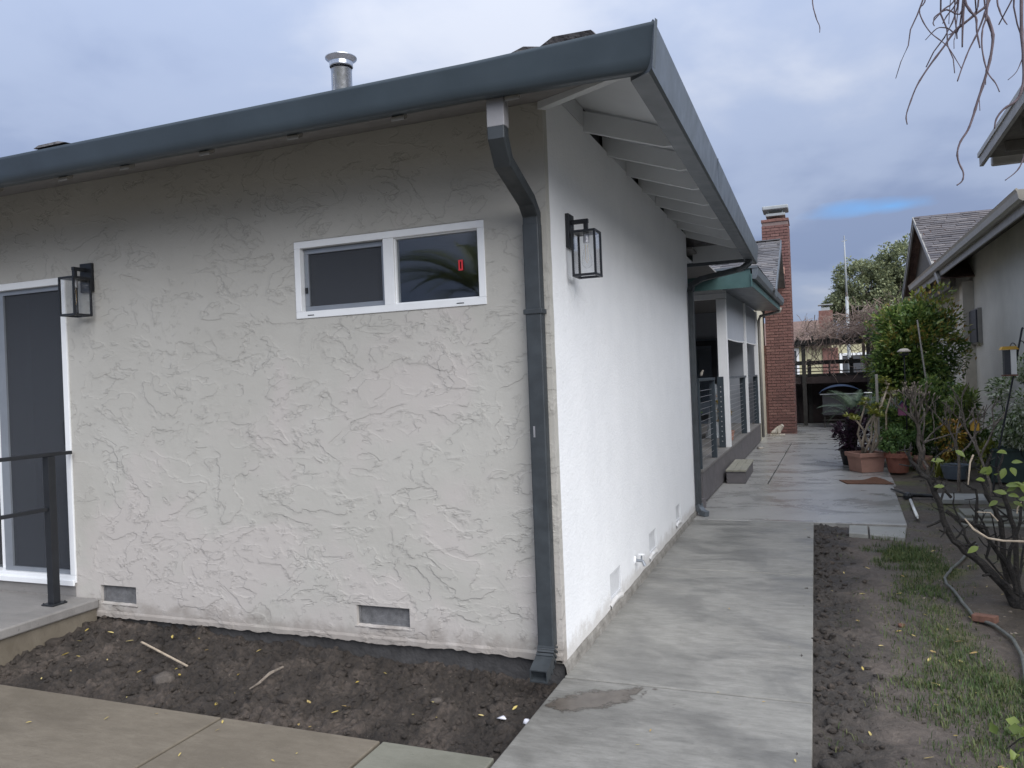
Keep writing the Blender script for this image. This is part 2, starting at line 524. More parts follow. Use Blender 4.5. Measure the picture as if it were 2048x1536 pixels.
t = NT('soil_yard')
sx = t.n.new('ShaderNodeSeparateXYZ')
t.l.new(t.pos, sx.inputs[0])
a = t.noise(2.2, 6, 0.65, 0.4)
b_ = t.noise(34, 6, 0.7)
f = t.math('ADD', t.math('MULTIPLY', a, 0.6), t.math('MULTIPLY', b_, 0.4))
tro = t.ramp(f, [(0.34, (0.055, 0.044, 0.036)), (0.52, (0.115, 0.094, 0.079)), (0.70, (0.19, 0.16, 0.135))])
dark = t.ramp(f, [(0.36, (0.022, 0.019, 0.016)), (0.68, (0.085, 0.072, 0.062))])
wob = t.math('MULTIPLY', t.math('SUBTRACT', t.noise(2.6, 5, 0.6), 0.5), 0.9)
edge = t.math('SUBTRACT', 1.0, t.step(t.math('ADD', sx.outputs[0], wob), 1.45, 1.72))
c = t.mix(edge, tro, dark)
litter = t.math('MULTIPLY', t.step(t.math('ADD', sx.outputs[0], wob), 2.1, 2.5), 0.75)
c = t.mix(litter, c, t.ramp(f, [(0.36, (0.035, 0.028, 0.02)), (0.68, (0.13, 0.105, 0.07))]))
moss = t.math('MULTIPLY', t.step(t.noise(1.3, 5, 0.6, 0.3, t.map((1, 1, 1), (7, 2, 0))), 0.5, 0.62), t.step(sx.outputs[0], 1.7, 2.3))
c = t.mix(t.math('MULTIPLY', moss, 0.7), c, t.ramp(b_, [(0.3, (0.07, 0.08, 0.018)), (0.7, (0.14, 0.145, 0.035))]))
sp = t.step(t.noise(100, 1, 0.5), 0.77, 0.81)
c = t.mix(t.math('MULTIPLY', sp, 0.6), c, (0.40, 0.36, 0.28))
t.set('Base Color', c)
t.set('Roughness', t.ramp(a, [(0.35, 0.5), (0.6, 0.9)]))
t.bump(t.math('ADD', b_, t.math('MULTIPLY', t.noise(130, 4, 0.7), 0.4)), 0.020)

plain('ground_far', (0.085, 0.078, 0.06), 0.95, var=0.3, scale=0.6)


def glass_mat(name, rough=0.02, tint=(0.9, 0.93, 0.95), amount=0.12):
    t = NT(name)
    gl = t.n.new('ShaderNodeBsdfGlossy')
    gl.inputs['Roughness'].default_value = rough
    tr = t.n.new('ShaderNodeBsdfTransparent')
    tr.inputs[0].default_value = (*tint, 1)
    lw = t.n.new('ShaderNodeLayerWeight')
    lw.inputs[0].default_value = 0.5
    fac = t.math('ADD', t.math('MULTIPLY', t.math('POWER', lw.outputs['Facing'], 5.0), 0.9), amount)
    mx = t.n.new('ShaderNodeMixShader')
    t.l.new(fac, mx.inputs[0])
    t.l.new(tr.outputs[0], mx.inputs[1])
    t.l.new(gl.outputs[0], mx.inputs[2])
    t.l.new(mx.outputs[0], t.out.inputs[0])
    return t.m


glass_mat('window_glass', 0.03, (0.75, 0.77, 0.79), 0.095)
glass_mat('lamp_glass', 0.02, (0.985, 0.988, 0.99), 0.025)
t = NT('insect_screen')
tr = t.n.new('ShaderNodeBsdfTransparent')
mx = t.n.new('ShaderNodeMixShader')
mx.inputs[0].default_value = 0.62
t.set('Base Color', (0.055, 0.06, 0.07))
t.set('Roughness', 0.6)
t.l.new(tr.outputs[0], mx.inputs[1])
t.l.new(t.b.outputs[0], mx.inputs[2])
t.l.new(mx.outputs[0], t.out.inputs[0])
t = NT('clear_sheet')
tr = t.n.new('ShaderNodeBsdfTransparent')
mx = t.n.new('ShaderNodeMixShader')
mx.inputs[0].default_value = 0.5
t.set('Base Color', (0.42, 0.45, 0.48))
t.set('Roughness', 0.25)
t.l.new(tr.outputs[0], mx.inputs[1])
t.l.new(t.b.outputs[0], mx.inputs[2])
t.l.new(mx.outputs[0], t.out.inputs[0])


# ------------------------------------------------------------------ helpers
WLOC = {}
COL = scene.collection


def tag(o, label=None, cat=None, group=None, kind=None):
    for k, v_ in (('label', label), ('category', cat), ('group', group), ('kind', kind)):
        if v_:
            o[k] = v_
    return o


def empty(name, loc, label=None, cat=None, group=None, kind=None, parent=None):
    o = bpy.data.objects.new(name, None)
    o.empty_display_size = 0.1
    COL.objects.link(o)
    loc = Vector(loc)
    if parent:
        o.parent = parent
        o.location = loc - WLOC[parent.name]
    else:
        o.location = loc
    WLOC[o.name] = loc
    return tag(o, label, cat, group, kind)


class MB:
    def __init__(s):
        s.v, s.f = [], []

    def add(s, vs, fs):
        n = len(s.v)
        s.v += [tuple(p) for p in vs]
        s.f += [tuple(i + n for i in f) for f in fs]
        return s

    def box(s, x0, y0, z0, x1, y1, z1):
        vs = [(x, y, z) for z in (z0, z1) for y in (y0, y1) for x in (x0, x1)]
        return s.add(vs, [(0, 2, 3, 1), (4, 5, 7, 6), (0, 1, 5, 4), (1, 3, 7, 5), (3, 2, 6, 7), (2, 0, 4, 6)])

    def obox(s, c, ax, ay, az):
        """oriented box: centre and three half-axis vectors"""
        c, ax, ay, az = map(Vector, (c, ax, ay, az))
        vs = [c + ax * i + ay * j + az * k for k in (-1, 1) for j in (-1, 1) for i in (-1, 1)]
        return s.add(vs, [(0, 2, 3, 1), (4, 5, 7, 6), (0, 1, 5, 4), (1, 3, 7, 5), (3, 2, 6, 7), (2, 0, 4, 6)])

    def beam(s, a, b, w, h, upv=(0, 0, 1)):
        a, b = Vector(a), Vector(b)
        d = (b - a)
        L = d.length / 2
        d.normalize()
        sdv = d.cross(Vector(upv)).normalized()
        uv = sdv.cross(d)
        return s.obox((a + b) / 2, d * L, sdv * w / 2, uv * h / 2)

    def prism(s, poly, vec):
        """extrude polygon (list of 3d points) by vec"""
        n = len(poly)
        vec = Vector(vec)
        vs = [Vector(p) for p in poly] + [Vector(p) + vec for p in poly]
        fs = [tuple(range(n))[::-1], tuple(range(n, 2 * n))]
        fs += [(i, (i + 1) % n, n + (i + 1) % n, n + i) for i in range(n)]
        return s.add(vs, fs)

    def tube(s, pts, r, n=6, cap=True):
        pts = [Vector(p) for p in pts]
        rs = r if isinstance(r, (list, tuple)) else [r] * len(pts)
        ref = Vector((0.31, 0.17, 0.93))
        rings = []
        for i, p in enumerate(pts):
            d = (pts[min(i + 1, len(pts) - 1)] - pts[max(i - 1, 0)])
            if d.length < 1e-9:
                d = Vector((0, 0, 1))
            d.normalize()
            a = d.cross(ref)
            if a.length < 0.1:
                a = d.cross(Vector((1, 0, 0)))
            a.normalize()
            b = d.cross(a)
            rings.append([p + (a * math.cos(q) + b * math.sin(q)) * rs[i] for q in [2 * math.pi * k / n for k in range(n)]])
        vs = [q for rg in rings for q in rg]
        fs = []
        for i in range(len(pts) - 1):
            for k in range(n):
                fs.append((i * n + k, i * n + (k + 1) % n, (i + 1) * n + (k + 1) % n, (i + 1) * n + k))
        if cap:
            fs.append(tuple(range(n))[::-1])
            fs.append(tuple((len(pts) - 1) * n + k for k in range(n)))
        return s.add(vs, fs)

    def rect_tube(s, pts, w, d, side):
        """rectangular duct along pts; 'side' = direction of its width"""
        pts = [Vector(p) for p in pts]
        side = Vector(side).normalized()
        vs, fs = [], []
        for i, p in enumerate(pts):
            dirs = []
            if i > 0:
                dirs.append((pts[i] - pts[i - 1]).normalized())
            if i < len(pts) - 1:
                dirs.append((pts[i + 1] - pts[i]).normalized())
            dd = sum(dirs, Vector()).normalized()
            sc = 1.0
            if len(dirs) == 2:
                sc = 1 / max(0.5, math.sqrt((1 + dirs[0].dot(dirs[1])) / 2))
            nn = dd.cross(side).normalized() * sc
            for a, b in ((-1, -1), (1, -1), (1, 1), (-1, 1)):
                vs.append(p + side * a * w / 2 + nn * b * d / 2)
        for i in range(len(pts) - 1):
            for k in range(4):
                fs.append((i * 4 + k, i * 4 + (k + 1) % 4, (i + 1) * 4 + (k + 1) % 4, (i + 1) * 4 + k))
        fs.append((3, 2, 1, 0))
        m = (len(pts) - 1) * 4
        fs.append((m, m + 1, m + 2, m + 3))
        return s.add(vs, fs)

    def lathe(s, prof, c, n=20):
        c = Vector(c)
        vs, fs = [], []
        for r, z in prof:
            vs += [c + Vector((r * math.cos(2 * math.pi * k / n), r * math.sin(2 * math.pi * k / n), z)) for k in range(n)]
        for i in range(len(prof) - 1):
            for k in range(n):
                fs.append((i * n + k, i * n + (k + 1) % n, (i + 1) * n + (k + 1) % n, (i + 1) * n + k))
        return s.add(vs, fs)

    def frame(s, x0, z0, x1, z1, w, y0, y1, axis='y'):
        """picture frame of four butted members in the XZ plane (axis y) or YZ plane (axis x)"""
        for (a, b, c_, d) in ((x0, z0, x1, z0 + w), (x0, z1 - w, x1, z1), (x0, z0 + w, x0 + w, z1 - w), (x1 - w, z0 + w, x1, z1 - w)):
            if axis == 'y':
                s.box(a, y0, b, c_, y1, d)
            else:
                s.box(y0, a, b, y1, c_, d)
        return s

    def build(s, name, mat, parent=None, smooth=False, bevel=0.0, label=None, cat=None, group=None, kind=None, origin=None, seg=2):
        me = bpy.data.meshes.new(name)
        arr = np.array(s.v, dtype=float)
        if origin is None:
            c = Vector(((arr[:, 0].min() + arr[:, 0].max()) / 2, (arr[:, 1].min() + arr[:, 1].max()) / 2, arr[:, 2].min()))
        else:
            c = Vector(origin)
        arr = arr - np.array(c)
        me.from_pydata(arr.tolist(), [], s.f)
        me.materials.append(MATS[mat])
        if smooth:
            me.polygons.foreach_set('use_smooth', [True] * len(me.polygons))
        o = bpy.data.objects.new(name, me)
        COL.objects.link(o)
        if parent:
            o.parent = parent
            o.location = c - WLOC[parent.name]
        else:
            o.location = c
        WLOC[o.name] = c
        bm = bmesh.new()
        bm.from_mesh(me)
        bmesh.ops.recalc_face_normals(bm, faces=bm.faces)
        bm.to_mesh(me)
        bm.free()
        if bevel:
            md = o.modifiers.new('bevel', 'BEVEL')
            md.width = bevel
            md.segments = seg
            md.limit_method = 'ANGLE'
            md.angle_limit = rad(40)
        return tag(o, label, cat, group, kind)


def fast_mesh(name, verts, faces, mat, parent=None, smooth=False, **kw):
    """numpy mesh: verts (N,3), faces (M,k)"""
    verts = np.asarray(verts, float)
    faces = np.asarray(faces, int)
    c = Vector(((verts[:, 0].min() + verts[:, 0].max()) / 2, (verts[:, 1].min() + verts[:, 1].max()) / 2, verts[:, 2].min()))
    verts = verts - np.array(c)
    me = bpy.data.meshes.new(name)
    k = faces.shape[1]
    me.vertices.add(len(verts))
    me.vertices.foreach_set('co', verts.ravel())
    me.loops.add(faces.size)
    me.loops.foreach_set('vertex_index', faces.ravel())
    me.polygons.add(len(faces))
    me.polygons.foreach_set('loop_start', np.arange(0, faces.size, k))
    me.polygons.foreach_set('loop_total', np.full(len(faces), k))
    if smooth:
        me.polygons.foreach_set('use_smooth', np.ones(len(faces), bool))
    me.update(calc_edges=True)
    me.validate()
    me.materials.append(MATS[mat])
    o = bpy.data.objects.new(name, me)
    COL.objects.link(o)
    if parent:
        o.parent = parent
        o.location = c - WLOC[parent.name]
    else:
        o.location = c
    WLOC[o.name] = c
    return tag(o, kw.get('label'), kw.get('cat'), kw.get('group'), kw.get('kind'))


def children(o):
    return [x for x in bpy.data.objects if x.parent == o]


def copy_obj(src, parent, loc, rot=None, scale=None):
    o = src.copy()
    COL.objects.link(o)
    o.parent = parent
    o.location = loc
    if rot:
        o.rotation_euler = rot
    if scale:
        o.scale = scale
    return o


def fbm(x, y, s, o=5, z=0.0):
    return mnoise.fractal(Vector((x * s, y * s, z)), 1.0, 2.1, o)


def leaves(pts, size, aspect=0.45, fold=0.25, up_bias=0.3, rng=RNG, out_c=None, outw=0.6):
    """each leaf: six vertices, four triangles as two quads folded on the midrib"""
    n = len(pts)
    d = rng.normal(size=(n, 3))
    if out_c is not None:
        oc = pts - np.asarray(out_c)
        oc /= np.linalg.norm(oc, axis=1, keepdims=True) + 1e-6
        d = d * 0.6 + oc * outw * 1.5
    d[:, 2] -= up_bias * 0.5
    d /= np.linalg.norm(d, axis=1, keepdims=True)
    s_ = np.cross(d, rng.normal(size=(n, 3)) * 0.45 + np.array([0, 0, 1.0]))
    s_ /= np.linalg.norm(s_, axis=1, keepdims=True) + 1e-6
    nn = np.cross(s_, d)
    L = size * rng.uniform(0.65, 1.25, size=(n, 1))
    W = L * aspect * 0.5
    base = pts
    tip = pts + d * L - nn * L * 0.12
    m1 = pts + d * L * 0.45 + s_ * W + nn * W * fold
    m2 = pts + d * L * 0.45 - s_ * W + nn * W * fold
    V = np.stack([base, m1, tip, m2], axis=1).reshape(-1, 3)
    i = np.arange(n)[:, None] * 4
    F = np.concatenate([i + np.array([[0, 1, 2]]), i + np.array([[0, 2, 3]])], axis=1).reshape(-1, 3)
    return V, F


def merge(parts):
    V, F, o = [], [], 0
    for v_, f_ in parts:
        V.append(v_)
        F.append(f_ + o)
        o += len(v_)
    return np.concatenate(V), np.concatenate(F)


def blob_points(n, c, r, lumps=26, lump_r=0.34, rng=RNG, squash_bottom=0.0, shell=0.5):
    """points in leafy lumps spread through an ellipsoid (centre c, radii r)"""
    c, r = np.array(c), np.array(r)
    q = rng.normal(size=(lumps, 3))
    q /= np.linalg.norm(q, axis=1, keepdims=True)
    q *= rng.uniform(shell, 0.9, size=(lumps, 1))
    rr = rng.uniform(0.6, 1.25, size=lumps) * lump_r
    idx = rng.integers(0, lumps, n)
    p = rng.normal(size=(n, 3))
    p /= np.linalg.norm(p, axis=1, keepdims=True)
    p *= rng.uniform(0.35, 1, size=(n, 1)) ** 0.6
    P = q[idx] + p * rr[idx][:, None]
    P = P * r + c
    return P, q * r + c


def wiggle(a, b, k=6, amp=0.05, rnd=random, sag=0.0):
    a, b = Vector(a), Vector(b)
    L = (b - a).length
    pts = []
    for i in range(k + 1):
        u = i / k
        p = a.lerp(b, u)
        if 0 < i < k:
            p += Vector((rnd.uniform(-1, 1), rnd.uniform(-1, 1), rnd.uniform(-1, 1))) * amp * L
        p.z -= sag * L * u * (1 - u) * 4
        pts.append(p)
    return pts


def grow(mb, p, d, L, r, depth, rnd, spread=0.6, up=0.15, shrink=0.72, nseg=3, kids=(2, 3), tips=None, sides=5):
    p, d = Vector(p), Vector(d).normalized()
    pts, rs = [p.copy()], [r]
    for i in range(nseg):
        d = (d + Vector((rnd.uniform(-1, 1), rnd.uniform(-1, 1), rnd.uniform(-1, 1))) * 0.22 + Vector((0, 0, up * 0.3))).normalized()
        p = p + d * L / nseg
        pts.append(p.copy())
        rs.append(r * (1 - 0.3 * (i + 1) / nseg))
    mb.tube(pts, rs, sides)
    if depth <= 0:
        if tips is not None:
            tips.append((p.copy(), d.copy()))
        return
    for k in range(rnd.randint(*kids)):
        nd = (d + Vector((rnd.uniform(-1, 1), rnd.uniform(-1, 1), rnd.uniform(-0.5, 1))) * spread + Vector((0, 0, up))).normalized()
        grow(mb, p, nd, L * shrink * rnd.uniform(0.8, 1.2), r * 0.7, depth - 1, rnd, spread, up, shrink, nseg, kids, tips, sides)


def grid_patch(name, x0, x1, y0, y1, step, hfun, mat, **kw):
    nx, ny = int((x1 - x0) / step) + 1, int((y1 - y0) / step) + 1
    xs, ys = np.linspace(x0, x1, nx), np.linspace(y0, y1, ny)
    V = np.empty((ny, nx, 3))
    for j, y in enumerate(ys):
        for i, x in enumerate(xs):
            V[j, i] = (x, y, hfun(x, y))
    idx = np.arange(nx * ny).reshape(ny, nx)
    F = np.stack([idx[:-1, :-1], idx[:-1, 1:], idx[1:, 1:], idx[1:, :-1]], axis=-1).reshape(-1, 4)
    return fast_mesh(name, V.reshape(-1, 3), F, mat, smooth=True, **kw)


# ================================================================== GROUND
G = MB()
for (x0, y0, x1, y1) in ((-900, -900, 900, 1200),):
    G.add([(x0, y0, -0.35), (x1, y0, -0.35), (x1, y1, -0.35), (x0, y1, -0.35)], [(0, 1, 2, 3)])
G.build('ground', 'ground_far', kind='structure')


def h_bed(x, y):
    u = min(max((-x) / 3.4, 0), 1)
    base = -0.055 + 0.115 * u * min(1, max(0, (y + 0.95) / 0.9))
    base -= 0.015 * max(0, 1 - (y + 0.97) / 0.12)
    n = fbm(x, y, 2.2, 4) * 0.024 + abs(fbm(x, y, 7, 5, 3)) * 0.058 + abs(fbm(x, y, 22, 4, 5)) * 0.034 - 0.006
    return base - 0.02 + n


bed = grid_patch('soil_bed', -5.0, 0.0, -1.0, 0.06, 0.011, h_bed, 'soil_turned', kind='structure')


def h_yard(x, y):
    ed = max(0, min(1, (1.75 - x) / 0.45))
    n = fbm(x, y, 1.3, 3) * 0.018 + abs(fbm(x, y, 8, 4, 3)) * (0.008 + 0.055 * ed) + abs(fbm(x, y, 20, 4, 5)) * (0.007 + 0.034 * ed)
    b = -0.05 + 0.02 * min(1, max(0, (x - 1.35) / 0.5)) + 0.03 * max(0, min(1, (x - 2.3) / 1.5))
    return b + n - 0.01


grid_patch('yard_soil', 1.20, 4.5, -3.2, 6.9, 0.022, h_yard, 'soil_yard', kind='structure')
G = MB()
G.add([(2.15, 6.88, -0.025), (8, 6.88, -0.025), (8, 40, -0.03), (2.15, 40, -0.03)], [(0, 1, 2, 3)])
G.add([(4.49, -5, -0.03), (8, -5, -0.03), (8, 6.88, -0.03), (4.49, 6.88, -0.03)], [(0, 1, 2, 3)])
G.build('yard_ground', 'soil_yard', kind='structure')

# clods and stones on the turned soil
def clod_mesh(rnd, r):
    vs, fs = [], []
    base = [(-1, 0, 0), (1, 0, 0), (0, -1, 0), (0, 1, 0), (0, 0, -1), (0, 0, 1)]
    bm = bmesh.new()
    bmesh.ops.create_icosphere(bm, subdivisions=1, radius=1)
    s_ = (rnd.uniform(0.7, 1.4), rnd.uniform(0.7, 1.3), rnd.uniform(0.45, 0.9))
    for v_ in bm.verts:
        k = rnd.uniform(0.72, 1.25)
        vs.append((v_.co.x * k * s_[0] * r, v_.co.y * k * s_[1] * r, v_.co.z * k * s_[2] * r))
    fs = [tuple(v_.index for v_ in f.verts) for f in bm.faces]
    bm.free()
    return np.array(vs), np.array(fs)


rc = random.Random(5)
protos = [clod_mesh(rc, 1) for _ in range(14)]


def clods(name, n, sampler, hf, rlo, rhi, mat, label):
    parts = []
    for i in range(n):
        x, y = sampler()
        r = rlo + (rhi - rlo) * rc.random() ** 3.2
        v_, f_ = protos[rc.randrange(14)]
        a = rc.uniform(0, 6.28)
        R = np.array([[math.cos(a), -math.sin(a), 0], [math.sin(a), math.cos(a), 0], [0, 0, 1]])
        parts.append(((v_ * r) @ R.T + np.array([x, y, hf(x, y) + r * 0.12]), f_))
    V, F = merge(parts)
    return fast_mesh(name, V, F, mat, smooth=False, kind='stuff', label=label)


clods('soil_clods', 2600, lambda: (rc.uniform(-4.0, -0.02), -0.96 + 0.95 * rc.random()), h_bed, 0.002, 0.020, 'soil_turned', 'loose dark clods lying over the turned soil bed')
clods('soil_clods', 1500, lambda: (1.27 + abs(rc.gauss(0, 0.16)), rc.uniform(-1.3, 4.72)), h_yard, 0.002, 0.022, 'soil_turned', 'loose dark clods along the walkway edge')
clods('soil_clods', 330, lambda: (rc.uniform(-3.9, -0.05), -0.93 + 0.85 * rc.random()), lambda x, y: h_bed(x, y) - 0.016, 0.016, 0.048, 'soil_turned', 'larger lumps of damp earth in the turned soil bed')
clods('soil_clods', 190, lambda: (1.29 + abs(rc.gauss(0, 0.15)), rc.uniform(-1.2, 4.7)), lambda x, y: h_yard(x, y) - 0.012, 0.014, 0.04, 'soil_yard', 'larger lumps of damp earth beside the walkway')
clods('wood_chips', 900, lambda: (rc.uniform(1.9, 3.2), rc.uniform(-0.8, 6.0)), h_yard, 0.003, 0.011, 'bark_grey', 'scattered bark bits and chips on the yard soil')

# ------------------------------------------------------------------ walkway
walk = empty('walkway', (0.64, 2, 0), kind='structure')
GAP = 0.008


def slab(parent, x0, y0, x1, y1, mat, name='concrete_slab', z=0.0, th=0.1, skew=None):
    mb = MB()
    g = GAP
    if skew:
        mb.prism([(a, b, z - th) for a, b in skew], (0, 0, th))
    else:
        mb.box(x0 + g, y0 + g, z - th, x1 - g, y1 - g, z)
    return mb.build(name, mat, parent, bevel=0.006)


slab(walk, 0.0, -3.4, 1.268, -1.70, 'concrete_walk')
slab(walk, 0.0, -1.70, 1.268, -0.03, 'concrete_walk')
slab(walk, 0.0, -0.03, 1.268, 2.49, 'concrete_walk')
slab(walk, 0.0, 2.49, 1.268, 4.77, 'concrete_walk')
slab(walk, -0.05, 4.77, 2.2, 7.72, 'concrete_back', skew=[(-0.4, 4.775), (2.145, 4.775), (2.262, 7.715), (-0.4, 7.715)])
for (ya, yb) in ((7.72, 9.8), (9.8, 12.2), (12.2, 14.7)):
    f = lambda y: 0.64 + (y - 7.7) * 0.0215
    slab(walk, 0, 0, 0, 0, 'concrete_back', skew=[(-0.4, ya + GAP), (f(ya) - GAP, ya + GAP), (f(yb) - GAP, yb - GAP), (-0.4, yb - GAP)])
    slab(walk, 0, 0, 0, 0, 'concrete_back', skew=[(f(ya) + GAP, ya + GAP), (2.3, ya + GAP), (2.35, yb - GAP), (f(yb) + GAP, yb - GAP)])
slab(walk, -1.2, 14.7, 3.3, 18.4, 'concrete_back')
slab(walk, -1.2, 18.4, 3.3, 22.5, 'concrete_back')
MB().box(-1.3, -3.5, -0.16, 1.25, 22.6, -0.104).build('slab_bed', 'foundation', walk)

# wet muddy stain across the walkway joint
mb = MB()
mb.add([(0.02, -0.62, 0.0022), (0.72, -0.62, 0.0022), (0.72, 0.05 - 0.085, 0.0022), (0.02, 0.05 - 0.085, 0.0022)], [(0, 1, 2, 3)])
mb.build('wet_stain', 'wet_stain', walk, origin=(0.24, -0.27, 0.0022))

# front patio slabs
patio = empty('patio', (-1.5, -2, 0), kind='structure')
slab(patio, -5.6, -3.4, -3.3, -0.965, 'concrete_patio')
slab(patio, -3.3, -3.4, -1.465, -0.965, 'concrete_patio')
slab(patio, -1.465, -3.4, -0.56, -0.965, 'concrete_patio')
slab(patio, -0.56, -3.4, 0.0, -0.965, 'concrete_green')
MB().box(-5.6, -3.4, -0.16, -0.01, -0.98, -0.104).build('slab_bed', 'foundation', patio)

# ================================================================== HOUSE
house = empty('house', (-1.5, 8, 0), 'low greige and white stucco house with dark gutters, side porch and red brick chimney', 'house')


def wall_grid(xs_holes, x0, x1, z0, z1, y0, y1, xcuts=()):
    """wall in XZ with rectangular holes: list of (hx0,hz0,hx1,hz1)"""
    mb = MB()
    xs = sorted(set([x0, x1] + [h[0] for h in xs_holes] + [h[2] for h in xs_holes]))
    zs = sorted(set([z0, z1] + [h[1] for h in xs_holes] + [h[3] for h in xs_holes]))
    # front, back faces per cell, reveals around the holes
    def hole(cx, cz):
        return any(h[0] < cx < h[2] and h[1] < cz < h[3] for h in xs_holes)
    for i in range(len(xs) - 1):
        for j in range(len(zs) - 1):
            a, b, c_, d = xs[i], zs[j], xs[i + 1], zs[j + 1]
            if hole((a + c_) / 2, (b + d) / 2):
                continue
            mb.add([(a, y0, b), (c_, y0, b), (c_, y0, d), (a, y0, d)], [(0, 1, 2, 3)])
            mb.add([(a, y1, b), (a, y1, d), (c_, y1, d), (c_, y1, b)], [(0, 1, 2, 3)])
    for h in list(xs_holes) + [(x0, z0, x1, z1)]:
        a, b, c_, d = h
        for p, q in (((a, b), (c_, b)), ((c_, b), (c_, d)), ((c_, d), (a, d)), ((a, d), (a, b))):
            mb.add([(p[0], y0, p[1]), (q[0], y0, q[1]), (q[0], y1, q[1]), (p[0], y1, p[1])], [(0, 1, 2, 3)])
    return mb


DOOR = (-5.45, 0.30, -3.61, 2.47)
WIN = (-1.645, 2.045, -0.37, 2.515)
V1 = (-3.385, 0.17, -3.058, 0.297)
V2 = (-1.30, 0.172, -0.938, 0.296)
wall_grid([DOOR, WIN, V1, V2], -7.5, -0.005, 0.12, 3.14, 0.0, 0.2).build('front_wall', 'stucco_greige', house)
# ragged lower lip of the stucco
mb = MB()
xs = np.arange(-7.5, 0.0001, 0.02)
rr_ = random.Random(9)
zl = []
z = 0.0
for x in xs:
    zl.append(0.078 + 0.012 * mnoise.noise(Vector((x * 2.2, 0, 0))) + 0.009 * mnoise.noise(Vector((x * 14, 3, 0))) + rr_.uniform(-0.003, 0.003))
vs, fs = [], []
for x, zb in zip(xs, zl):
    yb = -0.006 + 0.006 * mnoise.noise(Vector((x * 9, 7, 0)))
    vs += [(x, 0.0, 0.12), (x, yb, 0.105), (x, yb, zb), (x, 0.03, zb + 0.003)]
for i in range(len(xs) - 1):
    for k in range(3):
        fs.append((i * 4 + k, (i + 1) * 4 + k, (i + 1) * 4 + k + 1, i * 4 + k + 1))
mb.add(vs, fs)
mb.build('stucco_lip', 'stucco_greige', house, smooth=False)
MB().box(-7.5, 0.03, -0.3, -0.015, 0.19, 0.118).build('foundation', 'foundation', house)

for V_ in (V1, V2):
    fv = MB().box(V_[0] + 0.002, 0.032, V_[1] + 0.002, V_[2] - 0.002, 0.05, V_[3] - 0.002).build('crawl_vent', 'vent_screen', house)
    MB().frame(V_[0] + 0.003, V_[1] + 0.003, V_[2] - 0.003, V_[3] - 0.003, 0.012, 0.024, 0.031).build('vent_frame', 'vent_screen', fv)
    lip = MB()
    n = 14
    lv, lf = [], []
    for i in range(n + 1):
        x = V_[0] - 0.012 + (V_[2] - V_[0] + 0.024) * i / n
        j = rr_.uniform(-0.004, 0.004)
        lv += [(x, 0.03, V_[1] + 0.008 + j * 0.5), (x, -0.006 + j, V_[1] - 0.001 + j * 0.5), (x, -0.002, V_[1] - 0.010 + j)]
    for i in range(n):
        lf += [(i * 3, (i + 1) * 3, (i + 1) * 3 + 1, i * 3 + 1), (i * 3 + 1, (i + 1) * 3 + 1, (i + 1) * 3 + 2, i * 3 + 2)]
    lip.add(lv, lf)
    lip.build('vent_sill', 'stucco_greige', fv)

# side wall, white, with vents
SV = [(1.06, 0.10, 1.37, 0.285), (2.38, 0.12, 2.69, 0.30), (3.72, 0.14, 3.98, 0.31)]
mbw = MB()
tmp = wall_grid(SV, 0.055, 5.10, 0.055, 3.22, 0.0, 0.2)
mbw.v = [(0.0 - b, a, c_) for a, b, c_ in tmp.v]
mbw.f = tmp.f
mbw.build('side_wall', 'stucco_white', house)
# corner return still in the front colour
mb = MB()
nn = 60
mb.add([(-0.006, -0.0005, 0.06), (0.0015, -0.0005, 0.06), (0.0015, -0.0005, 3.14), (-0.006, -0.0005, 3.14)], [(0, 1, 2, 3)])
vs, fs = [], []
for i in range(nn + 1):
    z = 0.06 + (3.16 - 0.06) * i / nn
    vs += [(0.0015, -0.0005, z), (0.0015, 0.062 + 0.006 * mnoise.noise(Vector((z * 7, 2, 1))), z)]
for i in range(nn):
    fs.append((i * 2, i * 2 + 1, i * 2 + 3, i * 2 + 2))
mb.add(vs, fs)
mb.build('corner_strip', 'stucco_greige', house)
# plinth along the walkway
mb = MB()
vs, fs = [], []
for i, y in enumerate(np.arange(0.0, 5.11, 0.04)):
    j = 0.006 * mnoise.noise(Vector((y * 6, 1, 2)))
    zt = 0.06 + 0.008 * mnoise.noise(Vector((y * 4, 5, 2)))
    vs += [(-0.05, y, zt), (0.002, y, zt), (0.012 + j, y, zt - 0.02), (0.022 + j, y, -0.02)]
for i in range(len(vs) // 4 - 1):
    for k in range(3):
        fs.append((i * 4 + k, (i + 1) * 4 + k, (i + 1) * 4 + k + 1, i * 4 + k + 1))
mb.add(vs, fs)
mb.build('plinth', 'plinth_cement', house)
MB().box(-0.15, 0.02, -0.3, 0.0, 5.08, 0.05).build('foundation', 'foundation', house)
for (a, b, c_, d) in SV:
    v_ = MB().box(-0.03, a + 0.002, b + 0.002, -0.012, c_ - 0.002, d - 0.002).build('crawl_vent', 'vent_white', house)
    MB().frame(a + 0.004, b + 0.004, c_ - 0.004, d - 0.004, 0.016, -0.011, -0.003, axis='x').build('vent_frame', 'vent_white', v_)
    lip = MB()
    n = 12
    lv, lf = [], []
    for i in range(n + 1):
        y = a - 0.02 + (c_ - a + 0.03) * i / n
        bulge = 0.012 + 0.004 * mnoise.noise(Vector((y * 9, 1, 0)))
        zz_ = b - 0.02 * abs(1 - 2 * i / n) ** 2
        lv += [(-0.02, y, b + 0.008), (bulge, y, zz_ - 0.002), (bulge * 0.9, y, zz_ - 0.02), (0.0, y, zz_ - 0.035)]
    for i in range(n):
        for k in range(3):
            lf.append((i * 4 + k, (i + 1) * 4 + k, (i + 1) * 4 + k + 1, i * 4 + k + 1))
    lip.add(lv, lf)
    lip.build('vent_sill', 'stucco_white', v_, smooth=True)
